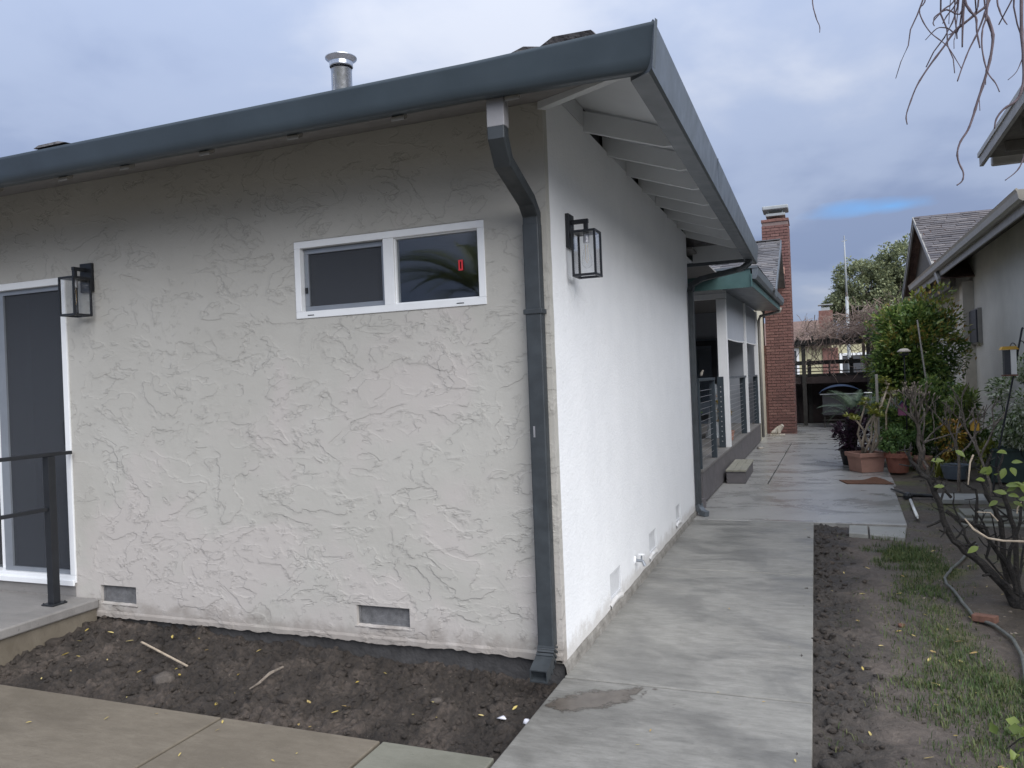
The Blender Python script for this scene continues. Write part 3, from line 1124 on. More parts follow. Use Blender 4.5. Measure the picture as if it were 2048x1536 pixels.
# hose tap painted over in white
tp = MB().lathe([(0.0, 0), (0.028, 0), (0.028, 0.012), (0, 0.012)], (0, 0, 0), 12)
tp.v = [(z_ + 0.0, 1.83 + x_, 0.21 + y_) for x_, y_, z_ in tp.v]
tapo = tp.build('hose_tap', 'stucco_white', house, smooth=False)
MB().tube([(0.01, 1.83, 0.21), (0.06, 1.83, 0.205), (0.075, 1.83, 0.17)], [0.011, 0.012, 0.013], 8).tube([(0.05, 1.83, 0.21), (0.052, 1.83, 0.25)], 0.006, 6).build('spout', 'aluminium_grey', tapo)
tw = MB().lathe([(0.0, -0.006), (0.024, -0.004), (0.026, 0.002), (0, 0.006)], (0.052, 1.83, 0.255), 10)
tw.build('tap_handle', 'vinyl_white', tapo)

# back and far side of the front wing (seen only by light)
MB().box(-7.5, 4.9, -0.3, -0.21, 5.1, 3.2).build('rear_wall', 'stucco_white', house)
MB().box(-7.7, 0.0, -0.3, -7.5, 5.1, 3.2).build('rear_wall', 'stucco_white', house)
# rooms behind the openings
MB().box(-7.4, 0.3, 0.2, -0.25, 4.8, 0.28).build('room_floor', 'room_wall', house)
MB().box(-7.4, 2.6, 0.28, -0.25, 2.7, 2.9).build('room_partition', 'room_wall', house)
MB().box(-7.4, 0.21, 2.9, -0.25, 4.8, 2.98).build('room_ceiling', 'room_wall', house)
MB().box(-2.7, 0.21, 0.28, -2.6, 2.6, 2.9).build('room_partition', 'room_wall', house)

# ---- small window
win = MB().frame(WIN[0] - 0.002, WIN[1] - 0.002, WIN[2] + 0.002, WIN[3] + 0.002, 0.042, -0.008, 0.075).build('window', 'vinyl_white', house, bevel=0.003)
xm = -0.985
MB().box(xm - 0.035, -0.005, WIN[1] + 0.04, xm + 0.035, 0.07, WIN[3] - 0.04).build('mullion', 'vinyl_white', win, bevel=0.003)
MB().frame(xm + 0.034, WIN[1] + 0.04, WIN[2] - 0.04, WIN[3] - 0.04, 0.008, 0.012, 0.05).build('glazing_bead', 'vinyl_white', win)
MB().box(xm + 0.042, 0.028, WIN[1] + 0.048, WIN[2] - 0.048, 0.034, WIN[3] - 0.048).build('window_pane', 'window_glass', win)
MB().frame(WIN[0] + 0.043, WIN[1] + 0.043, xm - 0.036, WIN[3] - 0.043, 0.03, 0.03, 0.055).build('sliding_sash', 'aluminium_grey', win, bevel=0.002)
MB().box(WIN[0] + 0.07, 0.042, WIN[1] + 0.07, xm - 0.06, 0.044, WIN[3] - 0.07).build('insect_screen', 'insect_screen', win)
MB().box(WIN[0] + 0.07, 0.058, WIN[1] + 0.07, xm - 0.06, 0.062, WIN[3] - 0.07).build('window_pane', 'window_glass', win)
MB().box(WIN[0] + 0.05, 0.022, 2.20, WIN[0] + 0.066, 0.031, 2.235).build('sash_latch', 'black_metal', win)
tg = MB()
tg.frame(-0.545, 2.250, -0.518, 2.310, 0.009, 0.022, 0.0255)
tg.build('paper_tag', 'red_tag', win, label='small red printed tag stuck on the glass')
for xx in (-1.56, -0.55):
    MB().box(xx, -0.0105, 2.058, xx + 0.045, -0.0085, 2.063).build('weep_slot', 'black_metal', win)
mb = MB()
zs_ = [WIN[3] + 0.0015] * 1
nn = 40
vs, fs = [], []
for i in range(nn + 1):
    x = WIN[0] + (WIN[2] - WIN[0]) * i / nn
    vs += [(x, -0.002, WIN[3] + 0.002), (x, -0.007, WIN[3] + 0.004), (x, -0.001, WIN[3] + 0.010 + rr_.uniform(-0.004, 0.004))]
for i in range(nn):
    for k in range(2):
        fs.append((i * 3 + k, (i + 1) * 3 + k, (i + 1) * 3 + k + 1, i * 3 + k + 1))
mb.add(vs, fs)
mb.build('caulk_line', 'stucco_greige', win)

# ---- sliding door
door = MB().frame(DOOR[0] - 0.002, DOOR[1] - 0.002, DOOR[2] + 0.002, DOOR[3] + 0.002, 0.05, -0.012, 0.10).build('sliding_door', 'vinyl_white', house, bevel=0.004)
MB().box(DOOR[0], -0.03, DOOR[1] - 0.02, DOOR[2], -0.013, DOOR[1] + 0.018).build('door_sill', 'vinyl_white', door, bevel=0.003)
fx0, fx1, fz0, fz1 = DOOR[0] + 0.05, DOOR[2] - 0.05, DOOR[1] + 0.05, DOOR[3] - 0.05
mb = MB().box(-4.36, 0.02, fz0, -4.28, 0.05, fz1).box(fx1 - 0.03, 0.02, fz0, fx1, 0.05, fz1).box(-4.28, 0.02, fz0, fx1 - 0.03, 0.05, fz0 + 0.03).box(-4.28, 0.02, fz1 - 0.03, fx1 - 0.03, 0.05, fz1)
mb.build('screen_frame', 'aluminium_grey', door)
MB().box(-4.28, 0.034, fz0 + 0.03, fx1 - 0.03, 0.036, fz1 - 0.03).build('insect_screen', 'insect_screen', door)
MB().box(fx0, 0.07, fz0, fx1, 0.076, fz1).build('door_pane', 'window_glass', door)
MB().box(-4.44, 0.055, fz0, -4.37, 0.068, fz1).build('sash_stile', 'vinyl_white', door)
MB().box(fx1 - 0.028, 0.0, 1.28, fx1 - 0.006, 0.018, 1.45).build('door_handle', 'black_metal', door, bevel=0.004)
# ---- stoop and its railing
stoop = empty('stoop', (-4.9, -1, 0), 'raised grey concrete landing below the sliding door', 'landing')
MB().box(-7.5, -3.0, 0.135, -3.40, -0.002, 0.20).build('top_slab', 'concrete_stoop', stoop, bevel=0.01)
MB().box(-7.5, -2.98, -0.2, -3.425, -0.002, 0.134).build('base', 'concrete_patio', stoop, bevel=0.004)
MB().box(-7.5, -0.003, 0.2005, -3.62, 0.01, 0.27).build('door_threshold', 'concrete_stoop', stoop)
rail = empty('railing', (-3.59, -0.2, 0.2), 'black metal handrail with square post standing on the concrete landing', 'railing')
MB().box(-3.617, -0.225, 0.212, -3.562, -0.17, 1.215).build('post', 'black_metal', rail, bevel=0.003)
MB().box(-3.645, -0.253, 0.2005, -3.534, -0.142, 0.212).build('base_plate', 'black_metal', rail, bevel=0.002)
for dx, dy in ((-0.045, -0.045), (0.045, -0.045), (-0.045, 0.045), (0.045, 0.045)):
    MB().lathe([(0, 0.008), (0.006, 0.006), (0.006, 0)], (-3.5895 + dx, -0.1975 + dy, 0.212), 6).build('bolt', 'black_metal', rail)
MB().box(-3.610, -2.6, 1.216, -3.569, -0.03, 1.241).build('top_rail', 'black_metal', rail, bevel=0.003)
MB().box(-3.604, -2.6, 0.845, -3.575, -0.226, 0.870).build('middle_rail', 'black_metal', rail, bevel=0.003)
MB().box(-3.617, -2.5, 0.2015, -3.562, -2.445, 1.215).build('post', 'black_metal', rail, bevel=0.003)

# ---- roof of the front wing
OH, ZE = 0.70, 2.93          # overhang and underside level at the eave
mb = MB()
mb.add([(0.72, -0.72, 3.085), (-8.2, -0.72, 3.085), (-8.2, 5.77, 3.085), (0.72, 5.77, 3.085), (-2.53, 2.53, 4.32), (-4.95, 2.53, 4.32)],
       [(0, 4, 5, 1), (0, 3, 4), (3, 2, 5, 4), (1, 5, 2)])
mb.build('roof', 'roof_grey', house)
# sloping underside, front part then side part
mb = MB()
mb.prism([(0.64, -0.64, 2.955), (-8.1, -0.64, 2.955), (-8.1, 0.0, 3.12), (0.0, 0.0, 3.12)], (0, 0, 0.02))
mb.build('front_soffit', 'soffit_greige', house)
mb = MB()
mb.prism([(0.69, -0.69, 3.085), (0.0, 0.0, 3.345), (0.0, 5.69, 3.345), (0.69, 5.69, 3.085)], (0, 0, 0.008))
mb.build('side_soffit', 'rafter_white', house)
# end eave board closing the far end
MB().box(-7.5, 5.1, 2.97, -0.01, 5.68, 2.985).build('end_soffit', 'rafter_white', house)
MB().prism([(0.0, 5.60, 2.96), (0.62, 5.60, 2.96), (0.62, 5.60, 3.10), (0.0, 5.60, 3.335)], (0, 0.03, 0)).build('end_board', 'rafter_white', house)
MB().box(-7.5, 5.70, 2.93, 0.615, 5.73, 3.09).build('rear_fascia', 'trim_side', house)
# fascias with wide box gutters


def gutter_profile(o, z0, z1):
    # offsets outwards from the wall line (o) and heights: flat back, curved face, rolled lip
    H = z1 - z0
    return [(o, z0 + 0.008), (o + 0.05, z0), (o + 0.066, z0 + 0.004), (o + 0.078, z0 + 0.016), (o + 0.085, z0 + 0.035), (o + 0.091, z0 + H * 0.35), (o + 0.099, z0 + H * 0.65), (o + 0.109, z1 - 0.02), (o + 0.112, z1 - 0.004),
            (o + 0.103, z1), (o + 0.1, z1 - 0.012), (o + 0.09, z1 - 0.05), (o, z1 - 0.06)]


Z0, Z1 = 2.922, 3.073
pf = gutter_profile(0.645, Z0, Z1)
mb = MB()
n = len(pf)
vs = [(-8.3, -o, z_) for o, z_ in pf] + [(-0.1, -o, z_) for o, z_ in pf] + [(o, -o, z_ + (0.017 if z_ > 3.0 else -0.017)) for o, z_ in pf]
mb.add(vs, [(k * n + i, k * n + (i + 1) % n, k * n + n + (i + 1) % n, k * n + n + i) for k in (0, 1) for i in range(n)] + [tuple(range(n))])
mb.build('front_gutter', 'trim_dark', house, smooth=True)
pf2 = [(0.62, 2.905), (0.72, 2.892), (0.735, 2.90), (0.757, 3.09), (0.75, 3.098), (0.738, 3.09), (0.73, 3.05), (0.62, 3.05)]
n = len(pf2)
mb = MB()
vs = [(o, -o, z_) for o, z_ in pf2] + [(o, 5.72, z_) for o, z_ in pf2]
mb.add(vs, [(i, (i + 1) % n, n + (i + 1) % n, n + i) for i in range(n)] + [tuple(range(n))] + [tuple(range(n, 2 * n))])
mb.build('side_gutter', 'trim_side', house)
MB().box(0.757, 1.55, 2.893, 0.759, 1.565, 3.097).build('gutter_seam', 'trim_dark', house)
# mitre cover at the corner
mb = MB()
mb.prism([(0.742, -0.748, 2.902), (0.762, -0.766, 3.094), (0.768, -0.745, 3.094), (0.748, -0.728, 2.897)], (0.001, 0.001, 0))
mb.build('gutter_mitre', 'trim_side', house)
# gutter hangers: small bright heads under the front gutter
for i, x in enumerate((0.07, -0.53, -1.15, -1.73, -2.31, -2.8, -3.4, -4.0)):
    MB().prism([(x - 0.035, -0.653, 2.903), (x + 0.035, -0.653, 2.903), (x + 0.025, -0.60, 2.93), (x - 0.045, -0.60, 2.93)], (0, 0, 0.022)).build('gutter_bracket', 'neighbour_trim', house)
# rafters of the side eave
def rafter(y, mat='rafter_white', x1=0.62):
    w = 0.038
    poly = [(-0.03, y, 3.205), (0.50, y, 3.025), (0.50 + 0.001, y, 3.022), (0.628, y, 3.022), (0.628, y, 3.10), (-0.03, y, 3.335)]
    return MB().prism(poly, (0, w, 0)).build('rafter', mat, house)


ry = [0.83 + 0.61 * i for i in range(8)]
for y in ry:
    rafter(y)
# hip rafter running to the corner
a, b = Vector((0.0, 0.0, 3.12)), Vector((0.625, -0.625, 2.985))
MB().beam(a, b, 0.05, 0.09).build('hip_rafter', 'rafter_white', house)
# block closing the first bay, then alternate open vents and blocks
MB().box(-0.02, 0.0, 3.225, 0.004, ry[0] - 0.002, 3.342).build('eave_block', 'rafter_white', house)
for i in range(7):
    y0_, y1_ = ry[i] + 0.04, ry[i + 1] - 0.002
    if i % 2 == 0:
        MB().box(-0.06, y0_, 3.225, -0.05, y1_, 3.34).build('eave_vent', 'vent_dark', house)
    else:
        MB().box(-0.02, y0_, 3.223, 0.003, y1_, 3.338).build('eave_block', 'rafter_white', house)
# curled shingle tabs that show over the gutter by the corner
mb = MB()
mb.prism([(0.22, -0.70, 3.095), (0.30, -0.72, 3.125), (0.47, -0.70, 3.13), (0.50, -0.66, 3.10), (0.3, -0.6, 3.10)], (0, 0.05, 0.012))
mb.build('shingle_tab', 'roof_grey', house)
MB().prism([(0.10, -0.72, 3.09), (0.16, -0.72, 3.108), (0.24, -0.7, 3.10)], (0, 0.06, 0.004)).build('shingle_tab', 'roof_grey', house)
MB().prism([(-2.92, -0.74, 3.088), (-2.88, -0.74, 3.102), (-2.72, -0.74, 3.104), (-2.66, -0.74, 3.09)], (0, 0.05, 0.004)).build('shingle_tab', 'roof_grey', house)

# ---- flue pipe
fc = (-2.22, 1.5, 3.325)
fl = MB().lathe([(0.085, 0.0), (0.085, 0.90), (0.088, 0.905)], fc, 28).build('flue_pipe', 'galvanised', house, smooth=True)
MB().lathe([(0.092, 0.925), (0.097, 0.93), (0.093, 0.94), (0.097, 0.95), (0.094, 0.96), (0.099, 0.975), (0.128, 0.995), (0.130, 1.003), (0.08, 1.02), (0, 1.025)], fc, 28).build('flue_cap', 'galvanised', fl, smooth=True)
MB().box(fc[0] - 0.03, fc[1] - 0.088, 3.35, fc[0] - 0.026, fc[1] - 0.078, 4.18).build('pipe_seam', 'galvanised', fl)

# ---- downspouts
ds = empty('downspout', (-0.067, -0.05, 0), parent=house)
MB().rect_tube([(-0.02, -0.61, 2.96), (-0.02, -0.61, 2.80)], 0.088, 0.064, (1, 0, 0)).build('outlet', 'outlet_metal', ds, bevel=0.004)
MB().rect_tube([(-0.021, -0.611, 2.805), (-0.021, -0.61, 2.755), (-0.03, -0.53, 2.66), (-0.06, -0.14, 2.56), (-0.066, -0.05, 2.50), (-0.066, -0.05, 2.42)], 0.086, 0.062, (1, 0, 0)).build('elbow', 'downspout_paint', ds, bevel=0.005)
MB().rect_tube([(-0.066, -0.05, 2.45), (-0.070, -0.05, 0.17)], 0.09, 0.066, (1, 0, 0)).build('pipe', 'downspout_paint', ds, bevel=0.006)
mb = MB()
for k in range(7):
    y = -0.05 - 0.012 * k - 0.0035 * k * k * 0.3
    mb.rect_tube([(-0.070, -0.05 - 0.022 * k * k / 7, 0.17 - 0.017 * k), (-0.070, -0.052 - 0.022 * (k + 0.5) ** 2 / 7, 0.17 - 0.017 * (k + 0.55))], 0.094 + 0.003 * (k % 2), 0.07, (1, 0, 0))
mb.build('ribbed_elbow', 'downspout_paint', ds)
mb = MB()
yb, zb = -0.18, 0.045
for (x0, x1, z0, z1) in ((-0.118, -0.022, 0, 0.006), (-0.118, -0.022, 0.058, 0.064), (-0.118, -0.112, 0.006, 0.058), (-0.028, -0.022, 0.006, 0.058)):
    mb.prism([(x0, yb + 0.085, zb + z0 + 0.03), (x1, yb + 0.085, zb + z0 + 0.03), (x1, yb + 0.085, zb + z1 + 0.03), (x0, yb + 0.085, zb + z1 + 0.03)], (0, -0.12, -0.045))
mb.build('spout_end', 'downspout_paint', ds)
MB().rect_tube([(-0.068, -0.05, 1.962), (-0.068, -0.05, 1.990)], 0.108, 0.08, (1, 0, 0)).build('strap', 'downspout_paint', ds, bevel=0.004)
MB().box(-0.092, -0.0845, 1.30, -0.082, -0.0832, 1.36).build('scratch', 'bare_steel', ds)
ds2 = empty('downspout', (0.04, 5.02, 0), parent=house)
MB().rect_tube([(0.67, 5.3, 2.92), (0.67, 5.3, 2.86), (0.60, 5.27, 2.80), (0.16, 5.10, 2.70), (0.05, 5.05, 2.63), (0.04, 5.04, 2.55)], 0.062, 0.062, (0.3, 0.95, 0)).build('elbow', 'downspout_paint', ds2, bevel=0.006)
MB().rect_tube([(0.04, 5.04, 2.56), (0.04, 5.04, 0.12)], 0.07, 0.06, (0, 1, 0)).build('pipe', 'downspout_paint', ds2, bevel=0.006)
MB().rect_tube([(0.04, 5.04, 0.13), (0.045, 5.03, 0.08), (0.09, 4.98, 0.04), (0.14, 4.94, 0.03)], 0.072, 0.062, (0.5, 0.7, 0)).build('ribbed_elbow', 'trim_side', ds2, bevel=0.004)

# ================================================================== PORCH WING
TH = 0.012


def px_(y, o=0.0):
    return 0.0 + TH * (y - 5.7) + o


def pbox(mb, o0, y0, z0, o1, y1, z1):
    """box that follows the slightly turned porch line"""
    vs = []
    for z_ in (z0, z1):
        for y_ in (y0, y1):
            for o_ in (o0, o1):
                vs.append((px_(y_, o_), y_, z_))
    return mb.add(vs, [(0, 2, 3, 1), (4, 5, 7, 6), (0, 1, 5, 4), (1, 3, 7, 5), (3, 2, 6, 7), (2, 0, 4, 6)])


ZD = 0.44
deck = pbox(MB(), -2.6, 5.70, 0.05, -0.03, 14.9, 0.40).build('porch_deck', 'deck_fascia', house)
pbox(MB(), -0.028, 5.72, 0.02, 0.0, 14.9, 0.405).build('skirt_board', 'deck_fascia', deck)
for k in range(16):
    o1 = 0.012 - k * 0.145
    pbox(MB(), o1 - 0.139, 5.70, 0.407, o1, 14.9, ZD).build('deck_board', 'deck_boards', deck)
pbox(MB(), -0.03, 5.42, 0.02, 0.06, 5.52, 0.12).build('step_block', 'deck_fascia', house)
# stepping box beside the deck
stp = empty('porch_step', (0.2, 8.4, 0), 'low wooden step with three tan boards beside the porch deck', 'step')
MB().box(-0.02 + 0.09, 7.72, 0.001, 0.34, 9.18, 0.172).build('riser_box', 'deck_fascia', stp, bevel=0.004)
for k in range(3):
    x0_ = 0.062 + k * 0.098
    MB().box(x0_, 7.70, 0.173, x0_ + 0.093, 9.20, 0.198).build('tread_board', 'step_boards', stp, bevel=0.003)
# cable railing
def rail_post(o0, y0, w=0.075, z1=1.52, d=0.075, fittings=False):
    p = pbox(MB(), o0, y0, ZD + 0.001, o0 + w, y0 + d, z1).build('railing_post', 'rail_paint', house, bevel=0.003)
    if fittings:
        for k in range(12):
            z_ = 0.54 + k * 0.078
            f_ = MB()
            f_.lathe([(0.011, 0), (0.010, 0.006), (0, 0.008)], (0, 0, 0), 7)
            f_.v = [(px_(y0, o0 + w * 0.5) + x_, y0 - z2, z_ + y_) for x_, y_, z2 in f_.v]
            f_.build('cable_fitting', 'bare_steel', p)
    return p


rail_post(-0.085, 5.74, 0.08, fittings=True)
rail_post(-0.07, 7.12, 0.07)
pbox(MB(), -0.09, 5.72, 1.521, 0.005, 7.21, 1.558).build('top_rail', 'rail_paint', house, bevel=0.003)
for k in range(12):
    z_ = 0.54 + k * 0.078
    MB().tube([(px_(5.82, -0.04), 5.82, z_), (px_(7.12, -0.04), 7.12, z_)], 0.0032, 4).build('railing_cable', 'bare_steel', house)
rail_post(-0.155, 8.66, 0.10, 1.56, 0.03, True)
pbox(MB(), -0.13, 8.70, ZD + 0.001, 0.015, 8.84, 2.79).build('porch_column', 'column_white', house, bevel=0.003)
MB().box(-2.6, 8.70, 2.80, px_(8.77, 0.02), 8.84, 3.06).build('porch_beam', 'column_white', house, bevel=0.003)
for k in range(2):
    MB().box(-2.6, 8.690, 2.88 + 0.085 * k, px_(8.77, 0.02), 8.699, 2.885 + 0.085 * k).build('beam_batten', 'shade_cloth', house)
rail_post(-0.10, 11.6, 0.10, d=0.06)
pbox(MB(), -0.05, 11.95, ZD + 0.001, 0.02, 12.03, 3.0).build('porch_column', 'column_white', house)
rail_post(-0.10, 14.6, 0.10, d=0.06)
pbox(MB(), -0.08, 8.86, 1.521, 0.0, 11.94, 1.555).build('top_rail', 'trim_side', house)
pbox(MB(), -0.08, 12.04, 1.521, 0.0, 14.66, 1.555).build('top_rail', 'trim_side', house)
for (ya, yb_) in ((8.86, 11.6), (12.04, 14.6)):
    for k in range(12):
        z_ = 0.54 + k * 0.078
        MB().tube([(px_(ya, -0.05), ya, z_), (px_(yb_, -0.05), yb_, z_)], 0.0032, 4).build('railing_cable', 'bare_steel', house)
pbox(MB(), -0.06, 14.70, ZD + 0.001, 0.02, 14.79, 3.0).build('porch_column', 'column_white', house)
# roller shades with a slight belly
for (ya, yb_) in ((8.92, 11.92), (12.06, 14.68)):
    mb = MB()
    vs, fs = [], []
    n = 14
    for i in range(n + 1):
        u = i / n
        y = ya + (yb_ - ya) * u
        bow = 0.03 * math.sin(math.pi * u)
        zb_ = 2.17 + 0.004 * (y - 8.9) * 4 - 0.025 * math.sin(math.pi * u)
        for z_, q in ((3.0, 0), (2.6, 0.6), (zb_, 1.0)):
            vs.append((px_(y, -0.015) + bow * q, y, z_))
            vs.append((px_(y, -0.022) + bow * q, y, z_))
    for i in range(n):
        for k in range(2):
            a = i * 6 + k * 2
            fs.append((a, a + 6, a + 8, a + 2))
            fs.append((a + 1, a + 3, a + 9, a + 7))
    mb.add(vs, fs)
    sh = mb.build('roller_shade', 'shade_cloth', house, smooth=True)
    MB().tube([(px_(y, -0.018) + 0.03 * math.sin(math.pi * (y - ya) / (yb_ - ya)), y, 2.165 + 0.016 * (y - 8.9) - 0.025 * math.sin(math.pi * (y - ya) / (yb_ - ya))) for y in np.linspace(ya, yb_, 12)], 0.012, 6).build('hem_bar', 'column_white', sh)
pbox(MB(), -0.10, 8.86, 3.0, -0.03, 14.7, 3.06).build('shade_cassette', 'trim_side', house)
# porch inside
MB().box(-2.7, 5.1, 0.0, -2.6, 15.0, 3.06).build('porch_wall', 'shade_cloth', house)
MB().box(-2.6, 14.9, 0.0, 0.05, 15.0, 3.06).build('porch_end_wall', 'shade_cloth', house)
pd = MB().box(-1.75, 14.82, ZD, -0.75, 14.88, 2.45).build('porch_door', 'porch_door_paint', house)
MB().frame(-1.7, ZD + 0.1, -0.8, 2.4, 0.12, 14.79, 14.815).build('door_frame', 'black_metal', pd)
MB().box(-1.55, 14.80, 0.95, -0.95, 14.812, 2.2).build('door_pane', 'window_glass', pd)
MB().box(-2.6, 5.2, 3.065, 0.05, 15.0, 3.09).build('porch_ceiling', 'soffit_greige', house)
# porch roof edge
MB().box(-3.0, 7.98, 2.865, 0.50, 8.02, 3.14).build('porch_fascia', 'trim_green', house)
MB().box(-3.0, 7.95, 3.141, 0.60, 8.02, 3.175).build('drip_edge', 'trim_side', house)
mb = MB()
mb.add([(0.02, 8.02, 2.91), (0.50, 8.02, 2.875), (0.62, 14.9, 3.0), (0.10, 14.9, 3.03)], [(0, 1, 2, 3)])
mb.build('eave_soffit', 'trim_side', house)
gy = [(7.96, 0.0), (14.9, 0.13)]
for nm, prof, mt in (('eave_fascia', [(0.50, 2.87), (0.52, 2.87), (0.52, 3.06), (0.50, 3.06)], 'trim_green'),
                     ('porch_gutter', [(0.522, 2.985), (0.57, 2.98), (0.60, 3.03), (0.612, 3.135), (0.60, 3.15), (0.522, 3.15)], 'trim_side')):
    mb = MB()
    vs = []
    for y, dz in gy:
        vs += [(o + 0.018 * (y - 7.96), y, z_ + dz) for o, z_ in prof]
    n = len(prof)
    mb.add(vs, [(i, (i + 1) % n, n + (i + 1) % n, n + i) for i in range(n)] + [tuple(range(n)), tuple(range(n, 2 * n))])
    mb.build(nm, mt, house)
# low porch roof plane
mb = MB()
mb.add([(-3, 7.97, 3.176), (0.60, 7.97, 3.176), (0.70, 14.9, 3.30), (-3, 11.4, 3.32), (0.3, 11.4, 3.32)], [(0, 1, 4, 3), (1, 2, 4)])
mb.build('porch_roof', 'roof_grey', house)

# main wing: cream wall, gable, shingled slope
MB().box(-5.0, 15.002, -0.2, px_(15, 0.0), 17.9, 3.16).build('cream_wall', 'cream_paint', house)
MB().prism([(0.02, 11.6, 3.05), (0.02, 18.6, 3.05), (0.02, 15.1, 4.42)], (-0.12, 0, 0)).build('gable_wall', 'cream_paint', house)
RA, RB = Vector((0, 11.3, 3.12)), Vector((0, 15.1, 4.62))
sl_d = (RB - RA).normalized()
sl_n = Vector((0, -sl_d.z, sl_d.y))
SL = (RB - RA).length
base = MB()
base.prism([(-6, RA.y, RA.z), (0.70, RA.y, RA.z), (0.70, RB.y, RB.z), (-6, RB.y, RB.z)], sl_n * 0.02)
mroof = base.build('main_roof', 'roof_grey', house)
MB().prism([(-6, 18.9, 3.12), (0.70, 18.9, 3.12), (0.70, RB.y + 0.02, RB.z), (-6, RB.y + 0.02, RB.z)], (0, 0, 0.03)).build('rear_slope', 'roof_grey', house)
MB().prism([(0.701, RA.y, RA.z - 0.12), (0.701, RB.y, RB.z - 0.12), (0.701, RB.y, RB.z + 0.03), (0.701, RA.y, RA.z + 0.03)], (0.02, 0, 0)).build('rake_board', 'trim_side', house)


def shingles(parent, origin, du, dv, nrm, width, rows, expo, tabw, mat, matstuff, limit=300, seed=1, order=None):
    """overlapping tabs with raised butts; the first 'limit' are objects, the rest joined"""
    rnd = random.Random(seed)
    protos_, made = {}, 0
    rest = MB()
    cells = []
    for r_ in range(rows):
        x = -rnd.uniform(0, tabw)
        while x < width:
            w = tabw * rnd.uniform(0.7, 1.3)
            cells.append((r_, max(0, x), min(width, x + w)))
            x += w
    if order:
        cells.sort(key=order)
    for (r_, xa, xb) in cells:
        if xb - xa < 0.03:
            continue
        lift = rnd.choice((0.006, 0.012, 0.018))
        o = origin + du * (xa + xb) / 2 + dv * (r_ * expo)
        w = (xb - xa) / 2 - 0.003
        L = expo + 0.012
        vs = [o - du * w + nrm * 0.002, o + du * w + nrm * 0.002, o + du * w + dv * L + nrm * 0.002, o - du * w + dv * L + nrm * 0.002,
              o - du * w + nrm * (0.012 + lift), o + du * w + nrm * (0.012 + lift), o + du * w + dv * L + nrm * 0.006, o - du * w + dv * L + nrm * 0.006]
        fs = [(4, 5, 6, 7), (0, 1, 5, 4), (1, 2, 6, 5), (3, 0, 4, 7)]
        if made < limit:
            key = (round(w * 40), lift)
            if key not in protos_:
                m_ = MB().add(vs, fs)
                ob = m_.build('shingle', mat, parent, origin=o)
                protos_[key] = ob
            else:
                copy_obj(protos_[key], parent, o - WLOC[parent.name])
            made += 1
        else:
            rest.add(vs, fs)
    if rest.v:
        rest.build('shingle_field', matstuff, parent, kind='stuff')


shingles(mroof, Vector((-2.8, RA.y, RA.z)) + sl_n * 0.02, Vector((1, 0, 0)), sl_d, sl_n, 3.5, int(SL / 0.145), 0.145, 0.30, 'shingle_grey', 'shingle_island', 298, 3, order=lambda c_: -c_[2])
# ridge cap
for k in range(10):
    x0_ = 0.70 - 0.3 * (k + 1)
    MB().beam((x0_ + 0.005, RB.y, RB.z + 0.035), (x0_ + 0.295, RB.y, RB.z + 0.038), 0.22, 0.02).build('ridge_tab', 'shingle_grey', mroof)
# tan elbow on the cream corner
dse = MB().tube([(0.66, 14.75, 3.06), (0.64, 14.75, 2.98), (0.4, 14.78, 2.93), (0.2, 14.85, 2.9), (0.16, 14.9, 2.8), (0.16, 14.92, 2.6), (0.165, 14.92, 0.1)], 0.035, 8).build('porch_downspout', 'neighbour_trim', house, smooth=True)

# ---- chimney with separate bricks
chim = MB().box(0.185, 17.32, -0.05, 0.825, 18.2, 5.50).build('chimney', 'mortar', house)
MB().box(0.12, 17.335, -0.05, 0.184, 18.2, 2.30).build('chimney_shoulder', 'brick_far', chim)
rb = random.Random(4)
bl, bh, cs = 0.205, 0.060, 0.0745
proto_b = {}
rest = MB()
nb = 0
rows = int(5.5 / cs)
for r_ in range(rows):
    z0_ = -0.03 + r_ * cs
    off = 0 if r_ % 2 else -0.1075
    x = 0.178 + off
    while x < 0.832 - 0.02:
        xa, xb = max(x, 0.172), min(x + bl, 0.838)
        if xb - xa > 0.04:
            key = (round((xb - xa) * 100))
            c_ = Vector(((xa + xb) / 2, 17.315, z0_ + bh / 2))
            if nb < 296:
                if key not in proto_b:
                    proto_b[key] = MB().obox(c_, ((xb - xa) / 2, 0, 0), (0, 0.02, 0), (0, 0, bh / 2)).build('brick', 'brick_red', chim, origin=c_)
                else:
                    jy = rb.uniform(-0.003, 0.003)
                    copy_obj(proto_b[key], chim, c_ - WLOC[chim.name] + Vector((0, jy, 0)))
                nb += 1
            else:
                rest.obox(c_, ((xb - xa) / 2, 0, 0), (0, 0.02, 0), (0, 0, bh / 2))
        x += bl + 0.0105
    y = 17.34 + (0.0 if r_ % 2 else 0.1)
    while y < 18.2:
        for xs_ in (0.822, 0.188):
            rest.box(xs_ - 0.017, y, z0_, xs_ + 0.017, min(y + bl, 18.21), z0_ + bh)
        y += bl + 0.0105
rest.build('side_bricks', 'brick_island', chim, kind='stuff')
MB().box(0.165, 17.29, 5.49, 0.845, 18.22, 5.56).build('chimney_crown', 'brick_far', chim, bevel=0.008)
MB().lathe([(0.16, 0), (0.17, 0.06), (0.12, 0.08)], (0.52, 17.7, 5.56), 16).build('flue_tile', 'terracotta', chim)
MB().box(0.28, 17.42, 5.66, 0.76, 17.98, 5.73).build('cap_base', 'pole_grey', chim, bevel=0.01)
for x_, y_ in ((0.34, 17.5), (0.7, 17.5), (0.34, 17.9), (0.7, 17.9)):
    MB().tube([(x_, y_, 5.73), (x_, y_, 5.82)], 0.012, 6).build('cap_leg', 'pole_grey', chim)
